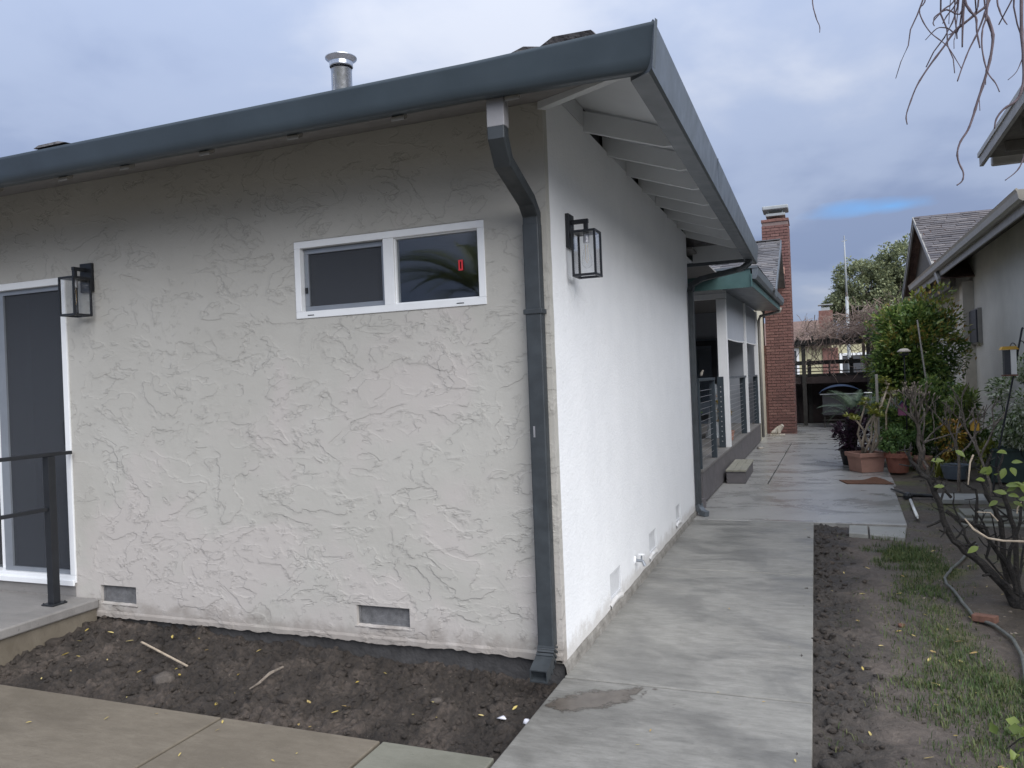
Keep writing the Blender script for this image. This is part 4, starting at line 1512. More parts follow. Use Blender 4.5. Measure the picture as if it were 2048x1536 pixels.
MB().prism([(0.20, 17.35, 5.82), (0.84, 17.35, 5.82), (0.84, 18.05, 5.82), (0.20, 18.05, 5.82)], (0, 0, 0.10)).build('cap_hood', 'pole_grey', chim, bevel=0.025, seg=3)
MB().box(0.12, 17.28, 4.12, 0.70, 17.295, 4.30).build('chimney_flashing', 'terracotta', chim)
# statuette of a pale crouching animal by the chimney foot
stt = empty('garden_statue', (0.38, 16.75, 0), 'small pale stone garden ornament at the foot of the brick chimney', 'garden ornament')


def skin_blob(name, nodes, edges, mat, parent, sub=2, **kw):
    me = bpy.data.meshes.new(name)
    c = Vector(nodes[0][0])
    me.from_pydata([tuple(Vector(p) - c) for p, r in nodes], edges, [])
    o = bpy.data.objects.new(name, me)
    COL.objects.link(o)
    me.materials.append(MATS[mat])
    o.modifiers.new('skin', 'SKIN')
    sv = me.skin_vertices[0].data
    for i, (p, r) in enumerate(nodes):
        sv[i].radius = (r, r)
    sv[0].use_root = True
    s_ = o.modifiers.new('sub', 'SUBSURF')
    s_.levels = s_.render_levels = sub
    if parent:
        o.parent = parent
        o.location = c - WLOC[parent.name]
    else:
        o.location = c
    WLOC[o.name] = c
    return tag(o, **kw)


skin_blob('body', [((0.30, 16.75, 0.12), 0.09), ((0.42, 16.75, 0.14), 0.08), ((0.50, 16.74, 0.22), 0.05), ((0.54, 16.72, 0.27), 0.055), ((0.44, 16.70, 0.03), 0.03), ((0.29, 16.68, 0.03), 0.04)], [(0, 1), (1, 2), (2, 3), (1, 4), (0, 5)], 'rock_pale', stt)
MB().box(0.22, 16.62, 0.001, 0.58, 16.9, 0.03).build('plinth', 'rock_pale', stt, bevel=0.008)

# ================================================================== LANTERNS
def lantern(name_label, mirror):
    """built for the side wall (normal +x); transformed for the front wall"""
    root = empty('wall_lantern', (0, 0, 0), name_label, 'lantern', 'black square wall lanterns')

    def T(p):
        x, y, z_ = p
        if not mirror:
            return (x, y, z_)
        return (-3.385 + (y - 0.40), -x, z_ - 0.03)

    def bb(nm, mt, boxes, bevel=0.0015):
        m_ = MB()
        for b in boxes:
            m_.box(*b)
        m_.v = [T(p) for p in m_.v]
        return m_.build(nm, mt, root, bevel=bevel)

    bb('back_plate', 'black_metal', [(0.001, 0.345, 2.375, 0.022, 0.455, 2.575)])
    bb('arm', 'black_metal', [(0.022, 0.388, 2.515, 0.125, 0.412, 2.54)])
    bb('stem', 'black_metal', [(0.098, 0.388, 2.47, 0.122, 0.412, 2.5145)])
    w, t_ = 0.072, 0.012
    cx, cy, z0_, z1_ = 0.11, 0.40, 2.20, 2.468
    bb('top_plate', 'black_metal', [(cx - w, cy - w, z1_ - 0.014, cx + w, cy + w, z1_)])
    mbf = []
    for (a, b, c_, d) in ((cx - w, cy - w, cx + w, cy - w + t_), (cx - w, cy + w - t_, cx + w, cy + w), (cx - w, cy - w + t_, cx - w + t_, cy + w - t_), (cx + w - t_, cy - w + t_, cx + w, cy + w - t_)):
        mbf.append((a, b, z0_, c_, d, z0_ + 0.014))
    bb('bottom_frame', 'black_metal', mbf, 0)
    for sx_ in (-1, 1):
        for sy in (-1, 1):
            a = cx + sx_ * (w - t_ / 2)
            b = cy + sy * (w - t_ / 2)
            bb('corner_bar', 'black_metal', [(a - t_ / 2, b - t_ / 2, z0_ + 0.0145, a + t_ / 2, b + t_ / 2, z1_ - 0.0145)], 0)
    for sx_, sy in ((-1, 0), (1, 0), (0, -1), (0, 1)):
        if sx_:
            bb('glass_pane', 'lamp_glass', [(cx + sx_ * (w - 0.006) - 0.001, cy - w + t_, z0_ + 0.015, cx + sx_ * (w - 0.006) + 0.001, cy + w - t_, z1_ - 0.015)], 0)
        else:
            bb('glass_pane', 'lamp_glass', [(cx - w + t_, cy + sy * (w - 0.006) - 0.001, z0_ + 0.015, cx + w - t_, cy + sy * (w - 0.006) + 0.001, z1_ - 0.015)], 0)
    m_ = MB().lathe([(0, 2.453), (0.018, 2.453), (0.018, 2.40), (0.014, 2.398), (0, 2.398)], (cx, cy, 0), 14)
    m_.v = [T(p) for p in m_.v]
    m_.build('socket', 'bare_steel', root, smooth=False)
    m_ = MB().lathe([(0.012, 2.397), (0.014, 2.37), (0.028, 2.31), (0.031, 2.288), (0.026, 2.265), (0.012, 2.252), (0, 2.25)], (cx, cy, 0), 16)
    m_.v = [T(p) for p in m_.v]
    m_.build('bulb', 'lamp_glass', root, smooth=True)
    m_ = MB().tube([(cx - 0.006, cy, 2.39), (cx - 0.008, cy, 2.30), (cx, cy, 2.28), (cx + 0.008, cy, 2.30), (cx + 0.006, cy, 2.39)], 0.0008, 4)
    m_.v = [T(p) for p in m_.v]
    m_.build('filament', 'yellow_plastic', root)
    return root


lantern('black glass wall lantern on the white side wall beside the corner', False)
lantern('black glass wall lantern on the greige wall beside the sliding door', True)

# ================================================================== NEIGHBOUR HOUSE
nh = empty('neighbour_house', (5.5, 10, 0), 'beige neighbouring house at the right with tan gutters and a brown shingled gable', 'house')
MB().box(4.40, 0.5, -0.3, 4.6, 20.5, 3.92).build('side_wall', 'neighbour_wall', nh)
MB().box(4.6, 20.3, -0.3, 9.0, 20.5, 3.9).build('end_wall', 'neighbour_wall', nh)
mb = MB()
mb.prism([(3.80, 7.2, 3.62), (3.80, 18.6, 3.62), (7.5, 18.6, 5.1), (7.5, 7.2, 5.1)], (0, 0, 0.06))
mb.build('low_roof', 'roof_grey', nh)
mb = MB()
mb.prism([(3.84, 7.3, 3.595), (4.4, 7.3, 3.80), (4.4, 18.5, 3.80), (3.84, 18.5, 3.595)], (0, 0, 0.02))
mb.build('soffit', 'neighbour_soffit', nh)
pf = [(3.80, 3.56), (3.74, 3.55), (3.70, 3.58), (3.685, 3.66), (3.665, 3.70), (3.68, 3.712), (3.70, 3.69), (3.80, 3.69)]
mb = MB()
n = len(pf)
mb.add([(x, 7.0, z_) for x, z_ in pf] + [(x, 18.7, z_) for x, z_ in pf], [(i, (i + 1) % n, n + (i + 1) % n, n + i) for i in range(n)] + [tuple(range(n)), tuple(range(n, 2 * n))])
mb.build('long_gutter', 'gutter_tan', nh)
MB().box(3.801, 7.0, 3.44, 3.83, 18.65, 3.60).build('fascia', 'neighbour_trim', nh)
# back gable wing with shingles
PA, PB_, PC = Vector((3.8, 14.0, 3.36)), Vector((3.8, 17.8, 5.30)), Vector((3.8, 21.0, 3.62))
d1 = (PB_ - PA).normalized()
n1_ = Vector((0, -d1.z, d1.y))
L1 = (PB_ - PA).length
g1 = MB().prism([(3.8, PA.y, PA.z), (8.5, PA.y, PA.z), (8.5, PB_.y, PB_.z), (3.8, PB_.y, PB_.z)], n1_ * 0.02).build('gable_roof', 'roof_brown', nh)
shingles(g1, Vector((3.76, PA.y, PA.z)) + n1_ * 0.02 + d1 * 1.05, Vector((1, 0, 0)), d1, n1_, 3.1, int((L1 - 1.05) / 0.145), 0.145, 0.27, 'shingle_brown', 'shingle_island', 298, 8, order=lambda c_: -c_[0])
MB().prism([(3.8, PB_.y + 0.01, PB_.z), (8.5, PB_.y + 0.01, PB_.z), (8.5, PC.y, PC.z), (3.8, PC.y, PC.z)], (0, 0, 0.03)).build('rear_roof', 'roof_brown', nh)
MB().prism([(4.0, PA.y + 0.3, 3.2), (4.0, PC.y - 0.3, 3.2), (4.0, PC.y - 0.3, 3.7), (4.0, PB_.y, PB_.z - 0.05), (4.0, PA.y + 0.3, 3.45)], (0.1, 0, 0)).build('gable_wall', 'neighbour_soffit', nh)
for (a, b) in ((PA, PB_), (PC, PB_)):
    MB().beam(a + Vector((-0.03, 0, -0.06)), b + Vector((-0.03, 0, -0.06)), 0.04, 0.16).build('barge_board', 'neighbour_trim', nh)
    MB().beam(a + Vector((-0.055, 0, 0.0)), b + Vector((-0.055, 0, 0.0)), 0.02, 0.05).build('barge_trim', 'gutter_tan', nh)
MB().box(4.2, 14.2, 0.0, 4.399, 14.6, 3.3).build('cream_return', 'neighbour_cream', nh)
# upper wing whose eave corner hangs in at the top right
mb = MB()
mb.prism([(3.2, 6.24, 3.98), (7.5, 6.24, 3.98), (7.5, 0.5, 4.6), (3.2, 0.5, 4.22)], (0, 0, 0.05))
mb.build('upper_roof', 'roof_grey', nh)
MB().beam((3.19, 6.26, 3.93), (3.19, 0.5, 4.17), 0.04, 0.15).build('upper_barge', 'neighbour_trim', nh)
MB().beam((3.165, 6.28, 3.985), (3.165, 0.5, 4.225), 0.02, 0.05).build('upper_barge_trim', 'gutter_tan', nh)
MB().box(3.30, 6.27, 3.86, 7.5, 6.37, 3.97).build('upper_gutter', 'gutter_tan', nh, bevel=0.02)
mb = MB()
mb.prism([(3.24, 6.2, 3.93), (7.4, 6.2, 3.93), (7.4, 0.6, 4.5), (3.24, 0.6, 4.16)], (0, 0, 0.015))
mb.build('upper_soffit', 'neighbour_soffit', nh)
for k in range(7):
    yk = 5.6 - k * 0.7
    MB().box(3.3, yk, 3.84 + (5.6 - yk) * 0.05, 7.0, yk + 0.05, 3.95 + (5.6 - yk) * 0.05).build('upper_joist', 'neighbour_soffit', nh)
MB().box(4.62, 0.5, 3.9, 8.5, 5.4, 4.15).build('upper_wall', 'neighbour_wall', nh)
# windows
w1 = MB().box(4.33, 13.45, 2.0, 4.399, 15.0, 2.70).build('window', 'neighbour_trim', nh)
MB().box(4.30, 13.5, 2.03, 4.329, 14.95, 2.67).build('window_screen', 'shutter_dark', w1)

# ================================================================== BACK: fence, pergola, far houses
fence = empty('back_fence', (2.0, 21.5, 0), 'dark weathered board fence with open top rails closing the yard behind the chimney', 'fence')
MB().box(0.5, 21.53, 0.0, 4.2, 21.54, 1.42).build('backing_sheet', 'wood_fence', fence)
x = 0.55
rf_ = random.Random(2)
while x < 4.2:
    w = 0.135
    MB().box(x, 21.5 + rf_.uniform(-0.005, 0.005), 0.02, x + w, 21.525, 1.42).build('board', 'wood_fence', fence)
    x += w + 0.006
for xx in (1.12, 2.30, 3.5):
    MB().box(xx, 21.40, 0.0, xx + 0.11, 21.49, 1.95).build('post', 'wood_weathered', fence)
MB().box(0.5, 21.37, 1.42, 4.2, 21.50, 1.50).build('cap_rail', 'wood_weathered', fence)
MB().box(0.5, 21.43, 1.555, 3.9, 21.47, 1.585).build('rail', 'wood_weathered', fence)
MB().box(0.5, 21.43, 1.665, 2.0, 21.47, 1.695).build('rail', 'wood_weathered', fence)
MB().box(1.72, 21.42, 1.50, 1.77, 21.48, 1.77).build('baluster', 'wood_weathered', fence)
MB().box(0.5, 21.38, 1.775, 4.2, 21.50, 1.90).build('top_beam', 'wood_weathered', fence)
perg = empty('pergola', (2.2, 20.4, 0), 'old dark wooden pergola carrying a bare vine in front of the fence', 'pergola')
for xx in (0.98, 2.72):
    MB().box(xx, 20.35, 0.0, xx + 0.11, 20.46, 2.36).build('post', 'wood_weathered', perg)
MB().box(0.7, 20.32, 2.361, 4.4, 20.48, 2.50).build('beam', 'wood_weathered', perg)
MB().box(0.7, 21.9, 2.361, 4.4, 22.0, 2.50).build('beam', 'wood_weathered', perg)
for k in range(9):
    xx = 0.85 + k * 0.42
    MB().box(xx, 20.1, 2.501, xx + 0.05, 22.2, 2.60).build('rafter', 'wood_weathered', perg)
vt = empty('bare_vine', (2.6, 20.8, 0), 'leafless tangled brown vine heaped on the pergola', 'vine')
rv = random.Random(21)
mb = MB()
for k in range(1300):
    dens = rv.random() ** 0.6
    x0_ = 0.8 + 3.4 * dens
    top = 2.66 + 0.62 * max(0, min(1, (x0_ - 1.5) / 0.8)) * rv.random() + 0.2 * rv.random()
    p = Vector((x0_, rv.uniform(20.0, 22.0), rv.uniform(2.45, top)))
    d = Vector((rv.uniform(-1, 1), rv.uniform(-0.8, 0.5), rv.uniform(-0.5, 0.9)))
    pts = [p.copy()]
    for i in range(5):
        d = (d + Vector((rv.uniform(-1, 1), rv.uniform(-1, 1), rv.uniform(-0.9, 0.7))) * 0.5).normalized()
        p = p + d * 0.13
        pts.append(p.copy())
    r = rv.choice((0.005, 0.006, 0.008, 0.012))
    mb.tube(pts, r, 3, cap=False)
mb.build('twigs', 'vine_twig', vt)
mb = MB()
for k in range(46):
    xa = rv.uniform(1.0, 3.4)
    mb.tube(wiggle((xa, rv.uniform(20.1, 20.6), 2.5), (xa + rv.uniform(-0.8, 0.8), rv.uniform(20.1, 20.8), rv.uniform(1.2, 2.2)), 6, 0.08, rv, 0.1), rv.choice((0.006, 0.009)), 4, cap=False)
mb.build('hanging_twigs', 'vine_twig', vt)
mb = MB()
for (xa, xb_) in ((2.75, 2.9), (2.9, 2.6), (3.0, 3.3)):
    mb.tube(wiggle((xa, 20.9, 0), (xb_, 20.7, 2.6), 8, 0.03, rv), [0.06, 0.055, 0.05, 0.05, 0.045, 0.045, 0.04, 0.04, 0.035], 7)
mb.build('vine_trunk', 'bark_grey', vt)
# dark roofed lean-to behind the fence keeps the gap below the beams dark
cover = empty('covered_cart', (1.95, 19.6, 0), 'dark blue domed cover over a cart in front of the fence', 'covered cart')
mb = MB()
vs, fs = [], []
N, M = 16, 6
for j in range(M + 1):
    for i in range(N + 1):
        u, w_ = i / N, j / M
        xx = 1.42 + 1.1 * u
        yy = 19.2 + 0.8 * w_
        zz_ = 0.95 + 0.24 * math.sin(math.pi * u) ** 0.6 * (0.8 + 0.2 * math.sin(math.pi * w_))
        vs.append((xx, yy, zz_))
for j in range(M):
    for i in range(N):
        a = j * (N + 1) + i
        fs.append((a, a + 1, a + N + 2, a + N + 1))
mb.add(vs, fs)
mb.build('dome_cover', 'blue_cover', cover, smooth=True)
MB().box(1.44, 19.18, 0.92, 2.5, 19.2, 0.945).build('cover_edge', 'pole_grey', cover)
MB().box(1.5, 19.25, 0.35, 2.44, 19.95, 0.90).build('cart_body', 'vent_dark', cover)
for xx in (1.52, 2.38):
    for yy in (19.28, 19.88):
        MB().box(xx, yy, 0.0, xx + 0.04, yy + 0.04, 0.35).build('leg', 'wood_weathered', cover)
MB().box(1.5, 19.24, 0.2, 2.44, 19.27, 0.23).build('cart_shelf', 'wood_weathered', cover)
# carport roof keeping the back dark
shed = empty('lean_to', (2, 20.4, 0), 'shadowy lean-to with dark side boards under the pergola', 'lean-to')
MB().box(0.6, 20.52, 1.30, 4.3, 21.36, 1.36).build('roof_sheet', 'wood_fence', shed)
MB().box(0.52, 18.9, 0.0, 0.58, 21.3, 1.38).build('side_board', 'wood_fence', shed)
MB().box(0.6, 20.44, 1.22, 4.3, 20.52, 1.42).build('front_beam', 'wood_fence', shed)

yh = empty('yellow_house', (2, 38, 0), 'pale yellow house with brown roof and brick chimney beyond the fence', 'house')
MB().box(-4, 38, -0.35, 6.5, 46, 2.95).build('wall', 'yellow_house', yh)
MB().prism([(-4.5, 37.5, 2.85), (-4.5, 46.5, 2.85), (-4.5, 42, 4.35)], (6.6, 0, 0)).build('roof', 'roof_brown', yh)
MB().prism([(2.2, 38.5, 2.85), (7.0, 38.5, 2.85), (4.6, 38.5, 4.1)], (0, 8, 0)).build('grey_roof', 'roof_grey', yh)
yc = MB().box(1.62, 38.6, 2.4, 2.28, 39.3, 4.62).build('chimney', 'brick_far', yh)
MB().box(1.75, 38.7, 4.62, 2.15, 39.2, 4.78).build('chimney_pot', 'pole_grey', yc)
MB().box(1.6, 38.6, 4.90, 2.3, 39.3, 4.94).build('chimney_cap', 'pole_grey', yc)
for xx in (1.78, 2.1):
    MB().tube([(xx, 38.95, 4.78), (xx, 38.95, 4.9)], 0.03, 5).build('cap_leg', 'pole_grey', yc)
MB().box(1.72, 37.93, -0.3, 2.45, 37.998, 2.7).build('brick_panel', 'brick_far', yh)
yw = MB().frame(-0.9, 0.9, 0.62, 2.75, 0.12, 37.93, 37.99).build('window', 'vinyl_white', yh)
MB().box(-0.78, 37.95, 1.02, 0.50, 37.97, 2.63).build('window_pane', 'shutter_dark', yw)
yw = MB().frame(2.5, 1.2, 4.2, 2.4, 0.12, 37.93, 37.99).build('window', 'vinyl_white', yh)
MB().box(2.62, 37.95, 1.32, 4.08, 37.97, 2.28).build('window_pane', 'shutter_dark', yw)

pole = empty('utility_pole', (2.63, 30, 0), 'tall slim grey pole with a small finial rising behind the vine', 'pole')
MB().tube([(2.63, 30, -0.3), (2.63, 30, 4.5)], [0.068, 0.06], 10).build('lower_shaft', 'pole_grey', pole, smooth=True)
MB().tube([(2.63, 30, 4.5), (2.62, 30, 5.9), (2.62, 30, 6.75)], [0.045, 0.035, 0.022], 8).build('upper_shaft', 'pole_grey', pole, smooth=True)
MB().tube([(2.52, 30, 6.72), (2.72, 30, 6.76)], 0.018, 5).tube([(2.62, 30, 6.7), (2.62, 30, 6.95)], 0.02, 5).build('finial', 'pole_grey', pole)

tree = empty('big_tree', (5.6, 45, 0), 'large rounded grey green tree far behind the neighbouring gable', 'tree')
parts, cents = [], []
rt = np.random.default_rng(3)
for c_, r_, n_ in (((4.3, 45, 6.2), (2.2, 2, 1.9), 3600), ((6.6, 45.5, 7.2), (2.1, 2, 1.9), 3300), ((5.6, 44.5, 4.6), (2.6, 2, 1.6), 2600), ((3.0, 45, 5.2), (1.3, 1.3, 1.2), 1300), ((8.3, 46, 6.8), (1.8, 2, 2), 1500)):
    P, q = blob_points(n_ * 3, c_, r_, 70, 0.24, rt, shell=0.35)
    parts.append(leaves(P, 0.18, 0.6, 0.2, 0.2, rt, c_, 0.5))
    cents += [tuple(x) for x in q[:12]]
V, F = merge(parts)
fast_mesh('crown', V, F, 'leaf_tree', tree)
mb = MB()
mb.tube([(5.6, 45, -0.3), (5.5, 45, 2.0), (5.4, 45, 3.6)], [0.35, 0.28, 0.22], 9)
for c_ in cents[:44]:
    mb.tube(wiggle((5.4, 45, 3.4), c_, 5, 0.06, rt_ := random.Random(int(c_[0] * 100))), [0.14, 0.10, 0.08, 0.06, 0.04, 0.03], 4, cap=False)
mb.build('trunk', 'bark_grey', tree)

# ================================================================== PLANTS ON THE RIGHT
bush = empty('tall_shrub', (3.05, 11.6, 0), 'tall dense glossy green shrub with orange tipped new leaves against the neighbouring wall', 'shrub')
rs_ = np.random.default_rng(8)
P1, q1 = blob_points(15000, (3.02, 11.6, 1.70), (0.88, 0.75, 1.14), 110, 0.27, rs_, shell=0.45)
P2, q2 = blob_points(3600, (2.95, 11.4, 0.85), (0.8, 0.6, 0.75), 34, 0.34, rs_, shell=0.4)
P = np.concatenate([P1, P2])
P = P[P[:, 2] > 0.1]
V, F = leaves(P, 0.095, 0.5, 0.3, 0.3, rs_, (3.05, 11.6, 1.4), 0.6)
fast_mesh('foliage', V, F, 'leaf_shrub', bush)
P3, q3 = blob_points(1500, (3.08, 11.45, 2.2), (0.75, 0.65, 0.78), 28, 0.3, rs_, shell=0.7)
P3 = P3[P3[:, 2] > 2.0]
V, F = leaves(P3, 0.085, 0.5, 0.3, -0.3, rs_, (3.05, 11.6, 1.8), 0.9)
fast_mesh('new_leaves', V, F, 'leaf_shrub_new', bush)
mb = MB()
rr = random.Random(6)
for k in range(16):
    t_ = q1[k]
    mb.tube(wiggle((3.05 + rr.uniform(-0.15, 0.15), 11.6 + rr.uniform(-0.1, 0.1), 0), tuple(t_), 6, 0.04, rr), [0.03, 0.026, 0.022, 0.018, 0.014, 0.01, 0.006], 5, cap=False)
mb.build('stems', 'bark_dark', bush)
# looser sprays poking out of the shrub
mb, tips = MB(), []
for k in range(16):
    a = rr.uniform(0, 6.28)
    p0 = Vector((3.05 + 0.6 * math.cos(a), 11.5 + 0.5 * math.sin(a), rr.uniform(1.4, 2.5)))
    p1_ = p0 + Vector((math.cos(a) * 0.35, math.sin(a) * 0.25, rr.uniform(0.1, 0.45)))
    pts = wiggle(p0, p1_, 4, 0.06, rr)
    mb.tube(pts, [0.006, 0.005, 0.004, 0.003, 0.002], 4)
    for q in pts[1:]:
        for j in range(5):
            tips.append((q.x + rr.uniform(-0.03, 0.03), q.y + rr.uniform(-0.03, 0.03), q.z + rr.uniform(-0.03, 0.03)))
mb.build('sprays', 'bark_grey', bush)
V, F = leaves(np.array(tips), 0.07, 0.4, 0.3, 0.0, rs_)
fast_mesh('spray_leaves', V, F, 'leaf_shrub_new', bush)


def pot_square(c, s, h, rz, label):
    root = empty('plant_pot', (c[0], c[1], 0.0), label, 'plant pot')
    mb = MB()
    cs_ = [(-1, -1), (1, -1), (1, 1), (-1, 1)]
    rings = [(s * 0.40, 0.0), (s * 0.44, h * 0.62), (s * 0.46, h * 0.78), (s * 0.505, h * 0.79), (s * 0.515, h), (s * 0.46, h), (s * 0.45, h * 0.88)]
    vs = []
    for r, z_ in rings:
        for a, b in cs_:
            x_, y_ = a * r, b * r
            vs.append((c[0] + x_ * math.cos(rz) - y_ * math.sin(rz), c[1] + x_ * math.sin(rz) + y_ * math.cos(rz), z_ + 0.002))
    fs = []
    for i in range(len(rings) - 1):
        for k in range(4):
            fs.append((i * 4 + k, i * 4 + (k + 1) % 4, i * 4 + 4 + (k + 1) % 4, i * 4 + 4 + k))
    mb.add(vs, fs + [(0, 3, 2, 1)])
    mb.build('pot_body', 'terracotta', root, bevel=0.006)
    m_ = MB()
    m_.add([vs[24], vs[25], vs[26], vs[27]], [(0, 1, 2, 3)])
    m_.build('potting_soil', 'potting_soil', root)
    return root


def pot_round(c, r, h, label, mat='terracotta', lip=True, z0=0.0):
    root = empty('plant_pot', (c[0], c[1], z0), label, 'plant pot')
    pr = [(0, 0), (r * 0.72, 0), (r * 0.93, h * 0.75)]
    pr += [(r * 1.03, h * 0.76), (r * 1.05, h), (r * 0.94, h), (r * 0.9, h * 0.86)] if lip else [(r, h), (r * 0.94, h), (r * 0.9, h * 0.88)]
    MB().lathe(pr, (c[0], c[1], z0 + 0.002), 28).build('pot_body', mat, root, smooth=False, bevel=0.004)
    MB().lathe([(r * 0.9, h * 0.87), (0, h * 0.89)], (c[0], c[1], z0), 20).build('potting_soil', 'potting_soil', root)
    return root


pot_square((2.02, 9.28), 0.44, 0.30, rad(28), 'square terracotta pot with a moulded rim beside the brown doormat')
pot_round((2.46, 9.15), 0.185, 0.30, 'round dark terracotta pot on the right of the square pot', 'terracotta_dark')
pot_round((3.12, 8.45), 0.19, 0.20, 'low round blue grey pot on the mossy soil', 'pot_grey', False)
pot_round((2.83, 9.6), 0.15, 0.2, 'small round terracotta pot half hidden behind the spiky clump', 'terracotta', True)
pot_round((1.86, 10.2), 0.2, 0.28, 'black nursery pot behind the square terracotta pot', 'pot_black', False)


def rosette(mbV, c, d, n, L, rng, lift=0.5):
    c = np.array(c)
    pts = np.repeat(c[None], n, 0)
    ang = rng.uniform(0, 2 * math.pi, n)
    el = rng.uniform(0.0, 1.2, n)
    dirs = np.stack([np.cos(ang) * np.cos(el), np.sin(ang) * np.cos(el), np.sin(el) * lift + 0.1], 1)
    dirs /= np.linalg.norm(dirs, axis=1, keepdims=True)
    s_ = np.cross(dirs, np.array([0, 0, 1.0]))
    s_ /= np.linalg.norm(s_, axis=1, keepdims=True) + 1e-6
    nn_ = np.cross(s_, dirs)
    Ls = L * rng.uniform(0.7, 1.15, (n, 1))
    W = Ls * 0.13
    V = np.stack([pts, pts + dirs * Ls * 0.6 + s_ * W + nn_ * W * 0.4, pts + dirs * Ls - np.array([0, 0, 0.1]) * Ls, pts + dirs * Ls * 0.6 - s_ * W + nn_ * W * 0.4], 1).reshape(-1, 3)
    i = np.arange(n)[:, None] * 4
    F = np.concatenate([i + np.array([[0, 1, 2]]), i + np.array([[0, 2, 3]])], 1).reshape(-1, 3)
    mbV.append((V, F))


rp = np.random.default_rng(12)
# sprawling pale-stemmed succulent in the square pot
suc = empty('potted_succulent', (2.02, 9.28, 0.27), 'pale bare curving stems topped by yellow green rosettes in the square terracotta pot', 'potted plant')
mb = MB()
ros = []
ends = [(2.38, 9.2, 1.36), (2.2, 9.15, 0.98), (2.30, 9.4, 1.15), (2.05, 9.3, 1.05), (1.86, 9.2, 0.86), (2.42, 9.3, 1.2), (2.15, 9.0, 0.9)]
for k, e_ in enumerate(ends):
    st_ = Vector((2.02 + rr.uniform(-0.08, 0.08), 9.28 + rr.uniform(-0.08, 0.08), 0.26))
    mid_ = st_.lerp(Vector(e_), 0.5) + Vector((rr.uniform(-0.13, 0.13), rr.uniform(-0.08, 0.08), -0.08))
    pts = [st_, st_.lerp(mid_, 0.5) + Vector((rr.uniform(-0.05, 0.05), 0, 0)), mid_, mid_.lerp(Vector(e_), 0.5) + Vector((rr.uniform(-0.06, 0.06), 0, -0.02)), Vector(e_)]
    mb.tube(pts, [0.022, 0.02, 0.017, 0.015, 0.013], 7)
    for j in range(3):
        c_ = Vector(e_) + Vector((rr.uniform(-0.09, 0.09), rr.uniform(-0.09, 0.09), rr.uniform(-0.07, 0.06)))
        mb.tube([Vector(e_) - Vector((0, 0, 0.05)), c_], [0.011, 0.008], 5)
        rosette(ros, c_, None, 26, 0.11, rp)
mb.build('stems', 'bark_pale', suc, smooth=True)
V, F = merge(ros)
fast_mesh('rosettes', V, F, 'leaf_yellow', suc)
pur = empty('purple_plant', (1.84, 9.75, 0), 'dark purple leafy clump behind the square terracotta pot', 'potted plant')
P, q = blob_points(900, (1.86, 9.6, 0.62), (0.26, 0.24, 0.36), 18, 0.35, rp)
P = P[P[:, 2] > 0.06]
V, F = leaves(P, 0.085, 0.42, 0.3, 0.3, rp, (1.86, 9.6, 0.4), 0.8)
fast_mesh('foliage', V, F, 'leaf_purple', pur)
mb = MB()
for k in range(9):
    mb.tube(wiggle((1.86, 9.75, 0.0), tuple(q[k]), 4, 0.05, rr), [0.012, 0.01, 0.008, 0.006, 0.004], 4)
mb.build('stems', 'bark_dark', pur)
# cycad
cyc = empty('cycad', (1.86, 10.2, 0.25), 'grey green cycad with arching feathery fronds in the black pot', 'cycad')
MB().lathe([(0.07, 0), (0.09, 0.1), (0.1, 0.35), (0.085, 0.5), (0, 0.55)], (1.86, 10.2, 0.26), 12).build('trunk', 'bark_dark', cyc)


def frond_arrays(L, droop, nl, leafl, rng, wmul=1.0):
    V, F = [], []
    for i in range(nl):
        u = 0.12 + 0.88 * i / (nl - 1)
        x_ = L * u
        z_ = L * (0.55 * u - droop * u * u)
        ll = leafl * math.sin(math.pi * min(0.97, 0.18 + 0.8 * u)) ** 0.7
        for s_ in (-1, 1):
            b = len(V)
            w = 0.006 * wmul
            V += [(x_ - w, 0, z_), (x_ + w, 0, z_), (x_ + 0.4 * ll + w * 0.5, s_ * ll * 0.85, z_ + ll * 0.22 + rng.uniform(-0.01, 0.01))]
            F.append((b, b + 1, b + 2))
    for i in range(8):
        u0_, u1_ = i / 8, (i + 1) / 8
        b = len(V)
        for u in (u0_, u1_):
            for s_ in (-1, 1):
                V.append((L * u, s_ * 0.006 * (1.2 - u), L * (0.55 * u - droop * u * u) + 0.002))
        F += [(b, b + 1, b + 3), (b, b + 3, b + 2)]
    return np.array(V), np.array(F)


fr_protos = []
for k in range(4):
    V, F = frond_arrays(0.62 + 0.05 * k, 0.55 + 0.12 * k, 34, 0.13, rr, 0.8)
    o = fast_mesh('frond', V, F, 'leaf_cycad', None)
    bpy.data.objects.remove(o)
    me = bpy.data.meshes.new('frond')
    me.from_pydata(V.tolist(), [], F.tolist())
    me.materials.append(MATS['leaf_cycad'])
    fr_protos.append(me)
for k in range(30):
    o = bpy.data.objects.new('frond', fr_protos[k % 4])
    COL.objects.link(o)
    o.parent = cyc
    o.location = Vector((1.92, 10.2, 0.74)) - Vector((1.86, 10.2, 0.25))
    o.rotation_euler = (rr.uniform(-0.2, 0.2), -rr.uniform(0.1, 1.0), k * 2.4 + rr.uniform(-0.2, 0.2))
    WLOC[o.name] = Vector((1.86, 10.2, 0.80))
